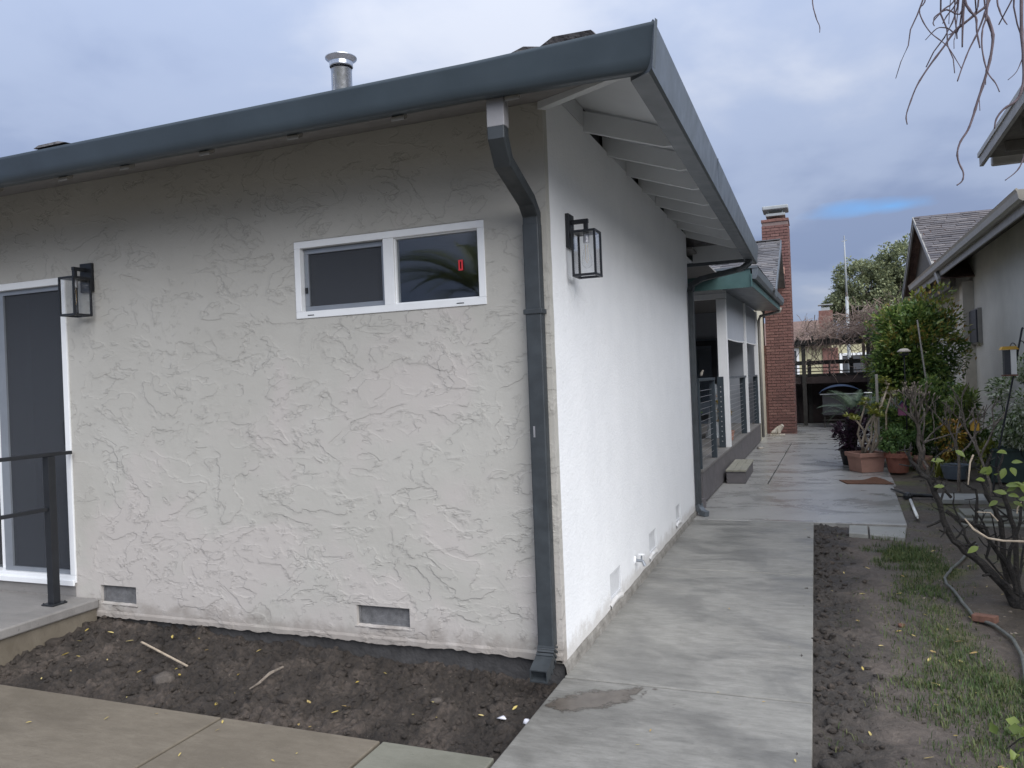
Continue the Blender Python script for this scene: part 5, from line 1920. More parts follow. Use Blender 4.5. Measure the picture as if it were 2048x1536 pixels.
# herbs and small plants
def simple_plant(name, label, c, r, n, size, mat, cat='plant', aspect=0.4, seed=1, out=0.7):
    g = np.random.default_rng(seed)
    P, q = blob_points(n, c, r, 14, 0.36, g)
    root = empty(name, (c[0], c[1], 0), label, cat)
    V, F = leaves(P, size, aspect, 0.3, 0.1, g, c, out)
    fast_mesh('foliage', V, F, mat, root)
    m_ = MB()
    for k in range(8):
        m_.tube(wiggle((c[0] + rr.uniform(-0.03, 0.03), c[1], max(0.0, c[2] - r[2] * 1.5)), tuple(q[k % len(q)]), 4, 0.05, rr), 0.005, 4)
    m_.build('stems', 'bark_dark', root)
    return root


simple_plant('potted_herb', 'bushy green herb in the round dark terracotta pot', (2.4, 9.1, 0.47), (0.2, 0.18, 0.2), 700, 0.055, 'leaf_herb', 'potted plant', seed=3)
simple_plant('croton_plant', 'yellow and orange leaved plant behind the blue grey pot', (3.12, 8.75, 0.52), (0.2, 0.16, 0.24), 380, 0.08, 'leaf_croton', seed=4)
simple_plant('small_shrub', 'dark leafy bush in front of the tall shrub', (2.8, 10.35, 0.6), (0.62, 0.3, 0.62), 3000, 0.09, 'leaf_shrub', seed=5)
simple_plant('lemon_plant', 'bright yellow green plant with broad leaves near the leaning black pole', (3.42, 9.3, 0.95), (0.22, 0.2, 0.35), 260, 0.11, 'leaf_bright', seed=6)
simple_plant('leafy_bush', 'mid green bush between the pruned shrub and the orange leaved plant', (3.2, 9.9, 0.8), (0.45, 0.35, 0.75), 2600, 0.085, 'leaf_shrub', 'shrub', seed=21)
simple_plant('fern_clump', 'low green leafy clump behind the round dark terracotta pot', (2.62, 9.75, 0.35), (0.28, 0.25, 0.32), 900, 0.075, 'leaf_herb', seed=22)
simple_plant('climbing_plant', 'dark green climber at the foot of the neighbouring wall', (3.75, 9.9, 0.6), (0.45, 0.35, 0.6), 1300, 0.08, 'leaf_shrub', seed=7)
simple_plant('potted_succulent', 'pale green leafy succulent at the right of the grey pot', (3.5, 8.2, 0.35), (0.2, 0.14, 0.2), 300, 0.07, 'leaf_yellow', seed=9)
simple_plant('variegated_shrub', 'white and green variegated shrub above the long planter', (3.93, 8.15, 1.02), (0.52, 0.42, 0.62), 4600, 0.065, 'leaf_variegated', 'shrub', 0.42, seed=10)
pl_ = empty('planter', (3.95, 8.3, 0), 'long dark green rectangular planter under the variegated shrub', 'planter')
MB().frame(3.5, 8.08, 4.38, 8.55, 0.03, 0.001, 0.42, axis='x') if False else None
mb = MB().box(3.5, 8.08, 0.001, 4.38, 8.11, 0.42).box(3.5, 8.52, 0.001, 4.38, 8.55, 0.42).box(3.5, 8.11, 0.001, 3.53, 8.52, 0.42).box(4.35, 8.11, 0.001, 4.38, 8.52, 0.42)
mb.build('planter_box', 'planter_green', pl_)
MB().frame(3.48, 0, 4.40, 0.0, 0, 0, 0) if False else None
mb = MB().box(3.48, 8.05, 0.421, 4.40, 8.12, 0.455).box(3.48, 8.51, 0.421, 4.40, 8.57, 0.455).box(3.48, 8.12, 0.421, 3.54, 8.51, 0.455).box(4.34, 8.12, 0.421, 4.40, 8.51, 0.455)
mb.build('planter_rim', 'planter_green', pl_, bevel=0.005)
MB().box(3.53, 8.11, 0.1, 4.35, 8.52, 0.38).build('potting_soil', 'potting_soil', pl_)
# spiky clump
sp_ = empty('spiky_clump', (2.95, 8.6, 0), 'spiky strap leaved clump between the terracotta and blue grey pots', 'plant')
pv = []
for k in range(60):
    a = rr.uniform(0, 6.28)
    L = rr.uniform(0.18, 0.36)
    c_ = np.array([2.93 + rr.uniform(-0.05, 0.05), 8.6 + rr.uniform(-0.05, 0.05), 0.0])
    d = np.array([math.cos(a) * 0.5, math.sin(a) * 0.5, 1.0])
    s_ = np.array([-math.sin(a), math.cos(a), 0]) * 0.007
    m_ = c_ + d * L * 0.6
    t_ = c_ + d * L + np.array([math.cos(a), math.sin(a), -0.3]) * L * 0.25
    pv.append((np.array([c_ - s_, c_ + s_, m_ + s_, m_ - s_, t_]), np.array([[0, 1, 2], [0, 2, 3], [3, 2, 4]])))
V, F = merge(pv)
fast_mesh('blades', V, F, 'leaf_yellow', sp_)

# pruned knobbly shrubs (bare)
pr_ = empty('pruned_shrub', (2.82, 9.5, 0), 'bare knobbly pruned shrub with pale tips standing before the tall green shrub', 'shrub')
mb, tips = MB(), []
rq = random.Random(31)
mb.tube(wiggle((2.82, 9.5, -0.02), (2.78, 9.5, 0.75), 5, 0.04, rq), [0.045, 0.04, 0.036, 0.034, 0.032, 0.03], 7)
for k in range(6):
    grow(mb, (2.78, 9.5, 0.72), (rq.uniform(-1, 1), rq.uniform(-0.6, 0.6), 0.55), 0.26, 0.022, 3, rq, 0.75, 0.22, 0.66, 3, (2, 3), tips, 5)
mb.build('branches', 'bark_grey', pr_)
nb_ = MB()
for p, d in tips:
    nb_.tube([p - d * 0.01, p + d * 0.014], [0.008, 0.006], 5)
nb_.build('knobs', 'bark_pale', pr_)
mb, tips = MB(), []
pr2 = empty('pruned_shrub', (2.62, 7.2, 0), 'low bare shrub with crooked reddish stems rising from the soil by the hose', 'shrub')
mb.tube(wiggle((2.66, 7.3, -0.03), (2.60, 7.3, 0.62), 6, 0.05, rq), [0.028, 0.026, 0.022, 0.02, 0.018, 0.016, 0.014], 6)
for k in range(4):
    grow(mb, (2.60, 7.3, 0.6), (rq.uniform(-0.4, 1), rq.uniform(-0.5, 0.5), 0.5), 0.22, 0.014, 2, rq, 0.8, 0.1, 0.75, 3, (1, 3), tips, 5)
grow(mb, (3.0, 7.4, -0.03), (0.2, 0, 1), 0.45, 0.022, 3, rq, 0.7, 0.1, 0.7, 4, (2, 3), tips, 5)
grow(mb, (3.3, 7.0, -0.03), (-0.1, 0.2, 1), 0.5, 0.022, 3, rq, 0.8, 0.1, 0.7, 4, (2, 3), tips, 5)
mb.build('branches', 'bark_grey', pr2)

# foreground bare shrub
SB = [[(2.586, 2.0, -0.073), (2.522, 2.0, 0.026), (2.451, 2.0, 0.117), (2.393, 2.0, 0.184), (2.327, 2.0, 0.26), (2.229, 2.0, 0.335), (2.169, 2.0, 0.403), (2.126, 2.0, 0.5), (2.105, 2.0, 0.588), (2.062, 2.0, 0.731), (2.026, 2.0, 0.829), (1.979, 2.0, 0.864), (1.926, 2.0, 0.945), (1.912, 2.0, 1.0), (1.937, 2.0, 1.045)], [(2.149, 2.15, 0.582), (2.227, 2.15, 0.52), (2.321, 2.15, 0.487), (2.391, 2.15, 0.462), (2.411, 2.15, 0.382), (2.384, 2.15, 0.264), (2.451, 2.15, 0.169), (2.509, 2.15, 0.073)], [(2.538, 2.3, 0.055), (2.512, 2.3, 0.218), (2.506, 2.3, 0.492), (2.477, 2.3, 0.565), (2.425, 2.3, 0.674), (2.404, 2.3, 0.766), (2.44, 2.3, 0.904), (2.475, 2.3, 0.995)], [(2.545, 2.1, 0.088), (2.551, 2.1, 0.476), (2.517, 2.1, 0.617), (2.477, 2.1, 0.766), (2.465, 2.1, 0.881), (2.499, 2.1, 0.988)], [(2.504, 1.9, 0.095), (2.467, 1.9, 0.298), (2.501, 1.9, 0.427), (2.542, 1.9, 0.565), (2.553, 1.9, 0.684), (2.6, 1.9, 0.804)], [(2.608, 2.2, -0.023), (2.501, 2.2, 0.231), (2.405, 2.2, 0.39), (2.337, 2.2, 0.487), (2.345, 2.2, 0.596), (2.345, 2.2, 0.724), (2.268, 2.2, 0.778)], [(2.178, 2.1, 0.682), (2.124, 2.1, 0.762), (2.07, 2.1, 0.807), (1.983, 2.1, 0.88), (1.927, 2.1, 0.916)], [(2.51, 1.8, 0.038), (2.501, 1.8, 0.205), (2.52, 1.8, 0.332), (2.546, 1.8, 0.458), (2.567, 1.8, 0.667)], [(2.335, 2.05, 0.249), (2.262, 2.05, 0.388), (2.242, 2.05, 0.476), (2.213, 2.05, 0.547), (2.181, 2.05, 0.653), (2.188, 2.05, 0.725)], [(2.105, 2.0, 0.588), (2.082, 2.0, 0.615), (2.051, 2.0, 0.632), (2.036, 2.0, 0.659)], [(2.399, 2.2, 0.453), (2.317, 2.2, 0.596), (2.303, 2.2, 0.65)], [(2.481, 2.3, 0.216), (2.458, 2.3, 0.491), (2.444, 2.3, 0.545)], [(2.026, 2.0, 0.829), (2.06, 2.0, 0.892), (2.087, 2.0, 0.981), (2.136, 2.0, 1.026), (2.175, 2.0, 1.016), (2.199, 2.0, 1.043)]]
PBR = [[(2.195, 1.7, 0.608), (2.241, 1.7, 0.542), (2.319, 1.7, 0.487), (2.404, 1.7, 0.473), (2.518, 1.7, 0.473), (2.588, 1.7, 0.488)], [(2.266, 1.7, 0.652), (2.339, 1.7, 0.65), (2.38, 1.7, 0.597)], [(2.512, 1.7, 0.723), (2.489, 1.7, 0.682), (2.485, 1.7, 0.649)], [(2.221, 1.7, 0.827), (2.237, 1.7, 0.97), (2.257, 1.7, 1.02)]]
LV = [(2.32, 1.6, 0.95), (2.34, 1.6, 0.92), (2.3, 1.6, 0.87), (2.33, 1.6, 0.96), (2.41, 1.6, 0.84), (2.42, 1.6, 0.78), (2.48, 1.6, 0.84), (2.44, 1.6, 0.85), (2.25, 1.6, 0.45), (2.5, 1.6, 0.86), (2.47, 1.6, 0.83)]
fgs = empty('bare_shrub', (2.52, 2.0, 0), 'dark mossy bare shrub with crooked branches in the right foreground', 'shrub')
mb = MB()
r0s = [0.040, 0.022, 0.030, 0.024, 0.020, 0.022, 0.013, 0.014, 0.014, 0.007, 0.009, 0.009, 0.010]
rk = random.Random(17)
mb.tube([(2.58, 2.0, -0.1), (2.55, 2.0, 0.0), (2.50, 2.03, 0.08)], [0.08, 0.07, 0.05], 9)
for i, l in enumerate(SB):
    pts = []
    for a, b in zip(l[:-1], l[1:]):
        pts += [Vector(a), Vector(a).lerp(Vector(b), 0.5) + Vector((rk.uniform(-1, 1), rk.uniform(-1, 1), rk.uniform(-1, 1))) * 0.008]
    pts.append(Vector(l[-1]))
    n = len(pts)
    rs = [0.8 * r0s[i] * (1 - 0.68 * k / (n - 1)) * rk.uniform(0.88, 1.15) for k in range(n)]
    mb.tube(pts, rs, 7)
    for k in range(3, n - 1):
        if rk.random() < 0.9:
            d = Vector((rk.uniform(-1, 1), rk.uniform(-0.8, 0.8), rk.uniform(-0.2, 1))).normalized()
            grow(mb, pts[k], d, rk.uniform(0.03, 0.12), rs[k] * 0.45, rk.choice((0, 0, 1)), rk, 0.7, 0.1, 0.7, 2, (1, 2), None, 4)
mb.build('branches', 'bark_dark', fgs, smooth=False)
for l, r in zip(PBR, (0.007, 0.004, 0.005, 0.006)):
    MB().tube([Vector(p) for p in l], [r * 0.6] + [r] * (len(l) - 1), 6).build('pale_twig', 'bark_pale', fgs)
for (x_, y_, z_) in LV + [(2.40 + 0.2 * rk.random(), 1.5 + 0.5 * rk.random(), 0.62 + 0.42 * rk.random()) for _ in range(16)] + [(2.12, 1.95, 0.78), (2.05, 2.0, 0.95), (2.2, 2.0, 1.02), (2.5, 1.55, 0.55), (2.56, 1.5, 0.7), (2.36, 1.6, 0.90)]:
    g = np.random.default_rng(int(x_ * 1000 + z_ * 777))
    d = np.array([g.uniform(-1, 1), g.uniform(-0.6, 0.2), g.uniform(-0.8, 0.3)])
    d /= np.linalg.norm(d)
    s_ = np.cross(d, [0, -0.7, 0.7])
    s_ /= np.linalg.norm(s_)
    nn_ = np.cross(s_, d)
    L = g.uniform(0.06, 0.085)
    prof = [(0, 0), (0.2, 0.20), (0.45, 0.27), (0.75, 0.17), (1, 0)]
    vs = []
    for u, w in prof:
        c_ = np.array([x_, y_, z_]) + d * L * u - nn_ * L * 0.15 * u * u
        vs += [c_ + s_ * L * w + nn_ * L * w * 0.3, c_, c_ - s_ * L * w + nn_ * L * w * 0.3]
    fs = []
    for i in range(4):
        for k in range(2):
            fs.append((i * 3 + k, i * 3 + k + 1, i * 3 + k + 4, i * 3 + k + 3))
    MB().add(vs, fs).build('leaf', 'leaf_bright', fgs, smooth=True)

# low leafy sprigs at the lower right edge
for (x_, y_, lb) in ((2.07, -0.25, 'bright green ivy sprig at the lower right corner'), (2.28, 0.15, 'bright green weed growing beside the hose end')):
    g = np.random.default_rng(int(x_ * 100))
    n = 16
    pts = np.array([[x_, y_, 0.04]]) + g.normal(size=(n, 3)) * np.array([0.05, 0.07, 0.025])
    V, F = leaves(pts, 0.055, 0.8, 0.2, -0.2, g)
    iv = empty('ivy_sprig', (x_, y_, 0), lb, 'weed')
    fast_mesh('foliage', V, F, 'leaf_bright', iv)
    MB().tube([(x_ - 0.05, y_, -0.02), (x_, y_, 0.03), (x_ + 0.05, y_ + 0.03, 0.04)], 0.003, 5).build('stem', 'bark_dark', iv)

# overhanging tree
TW = [[(1.389, 0.369, 3.562), (1.401, 0.369, 3.449), (1.418, 0.369, 3.394), (1.417, 0.369, 3.361)], [(1.936, 0.522, 3.513), (1.904, 0.522, 3.452), (1.909, 0.522, 3.4), (1.948, 0.522, 3.317), (2.019, 0.522, 3.236), (2.06, 0.522, 3.153), (2.08, 0.522, 3.108)], [(2.093, 0.435, 3.448), (2.111, 0.435, 3.363), (2.138, 0.435, 3.317), (2.139, 0.435, 3.252), (2.15, 0.435, 3.165)], [(2.113, 0.552, 3.496), (2.1, 0.552, 3.349), (2.093, 0.552, 3.225)], [(2.237, 0.563, 3.474), (2.147, 0.563, 3.377), (2.072, 0.563, 3.326), (2.01, 0.563, 3.245), (1.94, 0.563, 3.157), (1.884, 0.563, 3.073), (1.85, 0.563, 2.994), (1.826, 0.563, 2.921), (1.829, 0.563, 2.873)], [(2.168, 0.283, 3.363), (2.148, 0.283, 3.274), (2.111, 0.283, 3.18), (2.078, 0.283, 3.116), (2.048, 0.283, 3.043), (2.022, 0.283, 2.969)], [(2.156, 0.257, 3.354), (2.149, 0.257, 3.247), (2.131, 0.257, 3.189), (2.126, 0.257, 3.097), (2.144, 0.257, 2.985), (2.175, 0.257, 2.926), (2.19, 0.257, 2.881)], [(2.148, 0.283, 3.274), (2.17, 0.283, 3.207), (2.177, 0.283, 3.144), (2.161, 0.283, 3.046), (2.134, 0.283, 2.95), (2.104, 0.283, 2.861), (2.081, 0.283, 2.787), (2.058, 0.283, 2.728), (2.025, 0.283, 2.677), (2.01, 0.283, 2.625), (2.015, 0.283, 2.577), (2.032, 0.283, 2.527), (2.026, 0.283, 2.488), (2.002, 0.283, 2.469)], [(2.221, 0.38, 3.395), (2.228, 0.38, 3.314), (2.244, 0.38, 3.264), (2.258, 0.38, 3.236)], [(2.319, 0.367, 3.368), (2.313, 0.367, 3.182), (2.316, 0.367, 3.08), (2.312, 0.367, 2.947), (2.285, 0.367, 2.866), (2.227, 0.367, 2.828), (2.195, 0.367, 2.786), (2.185, 0.367, 2.74)], [(2.399, 0.748, 3.191), (2.369, 0.748, 3.12), (2.328, 0.748, 3.083)], [(2.066, 0.485, 3.476), (2.005, 0.485, 3.407), (1.959, 0.485, 3.358), (1.962, 0.485, 3.332)], [(2.11, 0.668, 3.549), (2.046, 0.668, 3.443), (2.026, 0.668, 3.408)], [(2.092, 0.488, 3.394), (2.02, 0.488, 3.405), (1.968, 0.488, 3.382), (1.96, 0.488, 3.359)], [(2.088, 0.57, 3.338), (2.029, 0.57, 3.345), (1.985, 0.57, 3.35), (1.93, 0.57, 3.301)], [(2.327, 0.325, 2.698), (2.29, 0.325, 2.568), (2.262, 0.325, 2.514), (2.212, 0.325, 2.475)], [(2.18, 0.567, 3.488), (2.159, 0.567, 3.393), (2.073, 0.567, 3.323), (2.035, 0.567, 3.305)], [(2.088, 0.684, 3.363), (2.079, 0.684, 3.322), (2.077, 0.684, 3.271)], [(2.034, 0.512, 3.383), (2.032, 0.512, 3.346)], [(2.172, 0.621, 2.975), (2.173, 0.621, 2.908)]]
ot = empty('overhanging_tree', (3.9, 0.6, 0), 'leafless tree whose thin twigs hang in at the top right', 'tree')
mb = MB()
mb.tube([(3.9, 0.6, -0.1), (3.8, 0.6, 1.6), (3.5, 0.55, 3.2), (3.0, 0.5, 4.1)], [0.16, 0.13, 0.10, 0.07], 10)
mb.tube([(3.0, 0.5, 4.1), (2.5, 0.5, 4.25), (2.0, 0.45, 4.2), (1.6, 0.4, 4.05), (1.4, 0.38, 3.85)], [0.07, 0.05, 0.035, 0.025, 0.015], 8)
mb.build('trunk', 'bark_grey', ot, smooth=True)
mb = MB()
rw = [0.0045, 0.0045, 0.009, 0.010, 0.0075, 0.007, 0.006, 0.008, 0.006, 0.010, 0.003, 0.006, 0.006, 0.006, 0.005, 0.005, 0.007, 0.003, 0.003, 0.002]
for l, r in zip(TW, rw):
    pts = [Vector(p) for p in l]
    if pts[0].z > 3.33:
        top = Vector((min(3.0, max(1.4, pts[0].x)), 0.45, 4.15))
        pts = [top, top.lerp(pts[0], 0.5) + Vector((0.03, 0, 0.0))] + pts
    # smooth (Catmull-Rom) resample
    res = []
    for i in range(len(pts) - 1):
        p0, p1_, p2_, p3_ = pts[max(0, i - 1)], pts[i], pts[i + 1], pts[min(len(pts) - 1, i + 2)]
        for k in range(4):
            u = k / 4
            res.append(0.5 * ((2 * p1_) + (p2_ - p0) * u + (2 * p0 - 5 * p1_ + 4 * p2_ - p3_) * u * u + (3 * p1_ - p0 - 3 * p2_ + p3_) * u ** 3))
    res.append(pts[-1])
    n = len(res)
    rs = [max(0.0019, 0.92 * r * (1 - 0.6 * k / (n - 1)) * (1.25 if k % 5 == 2 else 1.0)) for k in range(n)]
    mb.tube(res, rs, 6)
ro = random.Random(77)
for k in range(16):
    x0_ = ro.uniform(1.95, 2.5)
    p = Vector((x0_, ro.uniform(0.2, 0.8), ro.uniform(3.5, 3.75)))
    d = Vector((ro.uniform(-0.6, 0.5), ro.uniform(-0.2, 0.2), -1)).normalized()
    pts = [Vector((x0_, 0.45, 4.15)), p.copy()]
    for i in range(ro.randint(3, 6)):
        d = (d + Vector((ro.uniform(-1, 1), ro.uniform(-0.5, 0.5), ro.uniform(-0.6, 0.5))) * 0.35).normalized()
        p = p + d * 0.09
        pts.append(p.copy())
    mb.tube(pts, [0.006, 0.005] + [0.0045 - 0.0005 * i for i in range(len(pts) - 2)], 5)
mb.build('twigs', 'bark_twig', ot, smooth=True)

# palm behind the camera, mirrored in the small window
palm = empty('palm_tree', (-3.3, -6.6, 0), 'feather palm behind the viewer, mirrored in the small high window', 'palm')
MB().tube([(-3.3, -6.6, -0.2), (-3.28, -6.6, 1.6), (-3.25, -6.55, 2.9)], [0.16, 0.12, 0.11], 10).build('trunk', 'bark_grey', palm)
V, F = frond_arrays(1.5, 0.6, 40, 0.34, rr, 2.6)
pm = bpy.data.meshes.new('frond')
pm.from_pydata(V.tolist(), [], F.tolist())
pm.materials.append(MATS['leaf_palm'])
for k in range(22):
    o = bpy.data.objects.new('frond', pm)
    COL.objects.link(o)
    o.parent = palm
    o.location = (0.05, 0.05, 2.9)
    o.rotation_euler = (rr.uniform(-0.2, 0.2), -rr.uniform(-0.3, 0.8), k * 2.4)
    WLOC[o.name] = Vector((-3.25, -6.55, 2.9))

# ================================================================== GARDEN THINGS
mat = empty('doormat', (1.95, 8.0, 0), 'brown rubber doormat with a lifted back edge on the wet concrete', 'doormat')
mb = MB()
vs, fs = [], []
N, M = 20, 6
c4 = [(1.69, 7.76), (2.28, 7.76), (2.20, 8.16), (1.60, 8.12)]
for lay in (0.003, 0.013):
    for j in range(M + 1):
        for i in range(N + 1):
            u, w_ = i / N, j / M
            xx = (c4[0][0] * (1 - u) + c4[1][0] * u) * (1 - w_) + (c4[3][0] * (1 - u) + c4[2][0] * u) * w_
            yy = (c4[0][1] * (1 - u) + c4[1][1] * u) * (1 - w_) + (c4[3][1] * (1 - u) + c4[2][1] * u) * w_
            vs.append((xx, yy, lay + 0.045 * w_ ** 2 * math.exp(-((u - 0.78) / 0.16) ** 2)))
q = (M + 1) * (N + 1)
for lay in (0, 1):
    for j in range(M):
        for i in range(N):
            a = lay * q + j * (N + 1) + i
            fs.append((a, a + 1, a + N + 2, a + N + 1))
for i in range(N):
    fs.append((i, i + 1, q + i + 1, q + i))
    a = M * (N + 1) + i
    fs.append((a, a + 1, q + a + 1, q + a))
for j in range(M):
    a = j * (N + 1)
    fs.append((a, a + N + 1, q + a + N + 1, q + a))
    a += N
    fs.append((a, a + N + 1, q + a + N + 1, q + a))
mb.add(vs, fs)
mb.build('mat_sheet', 'mat_brown', mat)

for (pts_, lb) in (([(1.60, 4.64), (1.58, 4.22), (1.75, 4.18), (1.77, 4.64)], 'narrow pale concrete stepping stone beside the walkway corner'),
                   ([(1.785, 4.63), (1.765, 4.17), (2.06, 4.08), (2.12, 4.60)], 'wide pale concrete stepping stone nearest the grass')):
    MB().prism([(a, b, -0.04) for a, b in pts_], (0, 0, 0.045)).build('stepping_stone', 'paver', None, bevel=0.006, label=lb, cat='stepping stone')
MB().box(2.62, 6.35, -0.03, 3.18, 6.85, 0.025).build('stepping_stone', 'paver', None, bevel=0.008, label='square paving stone lying in the mossy soil below the blue grey pot', cat='stepping stone')
for k in range(3):
    MB().box(2.66 + 0.03 * k, 4.86 + 0.14 * k, -0.03 + 0.028 * k, 3.4 + 0.02 * k, 5.35 + 0.1 * k, -0.003 + 0.028 * k).build('paving_flag', 'concrete_green', None, bevel=0.006,
        label=('lowest mossy flagstone of the low pile behind the bare shrub', 'middle mossy flagstone of the low pile behind the bare shrub', 'topmost mossy flagstone of the low pile behind the bare shrub')[k], cat='flagstone')
pip = empty('white_pipe', (2.31, 6, 0), 'short white plastic pipe lying on the soil beside the walkway', 'pipe')
MB().tube([(2.335, 6.35, 0.012), (2.285, 5.25, 0.010)], 0.017, 8).build('pipe_body', 'plastic_white', pip, smooth=True)
MB().tube([(2.285, 5.24, 0.010), (2.281, 5.14, 0.010)], 0.010, 8).build('pipe_tip', 'plastic_white', pip)
val = empty('sprinkler_valve', (2.34, 6.65, 0), 'black irrigation valve at the walkway edge above the white pipe', 'valve')
MB().lathe([(0, 0), (0.05, 0), (0.055, 0.04), (0.035, 0.07), (0, 0.085)], (2.34, 6.65, -0.02), 12).build('valve_body', 'pot_black', val)
MB().tube([(2.34, 6.65, 0.03), (2.5, 6.7, 0.02), (2.7, 6.72, 0.0)], 0.02, 8).build('valve_arm', 'pot_black', val)
MB().tube([(2.34, 6.60, 0.03), (2.28, 6.85, 0.03), (2.2, 7.2, 0.02)], 0.012, 6).build('valve_lead', 'pot_black', val)
hs = [(2.62, 3.95, 0.0), (2.47, 3.54, 0.0), (2.30, 3.02, 0.0), (2.19, 2.66, 0.0), (2.18, 2.48, 0), (2.20, 2.33, 0.0), (2.205, 2.0, 0), (2.22, 1.66, 0.0), (2.31, 1.50, 0.0), (2.35, 1.30, 0.0), (2.34, 1.0, 0), (2.30, 0.75, 0.0), (2.22, 0.28, 0.0), (2.2, -0.3, 0)]
res = []
for i in range(len(hs) - 1):
    for k in range(5):
        u = k / 5
        x_, y_ = hs[i][0] * (1 - u) + hs[i + 1][0] * u, hs[i][1] * (1 - u) + hs[i + 1][1] * u
        res.append((x_, y_, h_yard(x_, y_) + 0.022))
MB().tube(res, 0.011, 8).build('hose', 'hose_grey', None, smooth=True, label='thin grey hose snaking over the soil beside the grass', cat='hose')
MB().obox((2.27, 1.60, 0.0), (0.06, -0.035, 0.004), (0.016, 0.028, 0), (0, 0, 0.022)).build('brick_piece', 'brick_rubble', None, bevel=0.006, label='broken red brick lying across the grey hose', cat='brick')
for i, (x_, y_, r, lb, m_) in enumerate(((-2.21, -0.60, 0.055, 'largest grey stone in the soil bed near the white stick', 'stone_grey'), (-1.28, -0.86, 0.035, 'rounded brown stone at the patio edge of the soil bed', 'stone_grey'),
                                    (-0.56, -0.42, 0.028, 'small pale brown stone in the soil bed below the downspout vent', 'stone_grey'), (1.78, 1.45, 0.03, 'dark lump of wood on the bare yard soil', 'brick_rubble'))):
    v_, f_ = protos[i]
    hf = h_bed if x_ < 0 else h_yard
    fast_mesh('stone', v_ * r + np.array([x_, y_, hf(x_, y_) + r * 0.3]), f_, m_, smooth=False, label=lb, cat='stone')
MB().beam((-2.66, -0.34, h_bed(-2.66, -0.34) + 0.04), (-2.17, -0.47, h_bed(-2.17, -0.47) + 0.03), 0.012, 0.006).build('stick', 'bark_pale', None, label='thin white stick lying on the dark soil bed', cat='stick')
tw = [(-1.57, -0.36), (-1.60, -0.44), (-1.62, -0.52), (-1.61, -0.60)]
MB().tube([(a, b, h_bed(a, b) + 0.02 + 0.03 * (1 - i / 3)) for i, (a, b) in enumerate(tw)], [0.006, 0.009, 0.007, 0.004], 6).build('twig', 'bark_grey', None, label='crooked brown twig standing in the middle of the soil bed', cat='twig')
for (x_, y_, lb) in ((-0.15, -0.53, 'crumpled white paper scrap on the soil near the walkway'), (-0.035, -0.50, 'bluish white paper scrap at the very edge of the walkway')):
    g = random.Random(int(x_ * 1000))
    v_, f_ = clod_mesh(g, 0.016)
    v_ = v_ * np.array([1.2, 0.8, 0.9]) + np.array([[g.uniform(-0.005, 0.005) for _ in range(3)] for _ in range(len(v_))])
    fast_mesh('paper_scrap', v_ + np.array([x_, y_, h_bed(x_, y_) + 0.012]), f_, 'paper_white', label=lb, cat='paper')

# pale stone by the deck
v_, f_ = protos[3]
fast_mesh('stone', v_ * np.array([0.22, 0.5, 0.05]) * 0.5 + np.array([0.20, 13.2, 0.015]), f_, 'rock_pale', smooth=True, label='flat pale stone lying against the porch skirt board', cat='stone')
# flower pots on the porch
pot_round((-0.10, 10.05), 0.085, 0.17, 'small terracotta pot at the edge of the porch deck behind the white column', 'terracotta', True, ZD)
simple_plant('potted_plant', 'leafy potted plant standing on the porch behind the cable railing', (-0.55, 8.1, 0.85), (0.22, 0.22, 0.38), 500, 0.08, 'leaf_herb', 'potted plant', seed=14)
pot_round((-0.55, 8.1), 0.12, 0.2, 'terracotta pot on the porch under the leafy plant', 'terracotta_dark', True, ZD)
simple_plant('potted_plant', 'dark shrubby potted plant on the porch by the second railing bay', (-0.28, 10.6, 0.95), (0.14, 0.2, 0.3), 400, 0.06, 'leaf_croton', 'potted plant', seed=15)
pot_round((-0.28, 10.6), 0.10, 0.2, 'brown pot on the porch under the dark shrubby plant', 'terracotta_dark', True, ZD)
cl = MB()
vs, fs = [], []
for j in range(7):
    z_ = ZD + 0.02 + j * 0.16
    r = 0.30 * (1 - j / 6.6) + 0.02
    for k in range(14):
        a = 2 * math.pi * k / 14
        rr2 = r * (1 + 0.12 * math.sin(5 * a))
        vs.append((-0.42 + 0.55 * rr2 * math.cos(a), 10.9 + rr2 * 2.2 * math.sin(a), z_))
for j in range(6):
    for k in range(14):
        fs.append((j * 14 + k, j * 14 + (k + 1) % 14, j * 14 + 14 + (k + 1) % 14, j * 14 + 14 + k))
cl.add(vs, fs).build('plastic_cover', 'clear_sheet', None, smooth=True, label='translucent plastic sheet draped over something behind the porch railing', cat='plastic sheet')
fg = empty('figurine', (-0.04, 6.3, 1.56), 'small pale bird figurine perched on the porch top rail', 'figurine')
skin_blob('body', [((-0.05, 6.3, 1.58), 0.018), ((-0.045, 6.3, 1.61), 0.022), ((-0.03, 6.3, 1.645), 0.014), ((-0.015, 6.3, 1.66), 0.012)], [(0, 1), (1, 2), (2, 3)], 'rock_pale', fg, 2)

# wind chimes
def chime(x_, y_, z_, L, label):
    root = empty('wind_chime', (x_, y_, z_), label, 'wind chime')
    MB().lathe([(0, 0.012), (0.06, 0.01), (0.065, 0), (0, 0)], (x_, y_, z_), 14).build('disc', 'plastic_white', root)
    for k in range(6):
        a = k * math.pi / 3
        MB().tube([(x_ + 0.045 * math.cos(a), y_ + 0.045 * math.sin(a), z_ - 0.03), (x_ + 0.045 * math.cos(a), y_ + 0.045 * math.sin(a), z_ - 0.03 - L * (0.7 + 0.08 * k))], 0.006, 6).build('tube', 'bare_steel', root)
    MB().tube([(x_, y_, z_ + 0.01), (x_, y_, z_ + 0.25)], 0.002, 4).build('cord', 'pot_black', root)


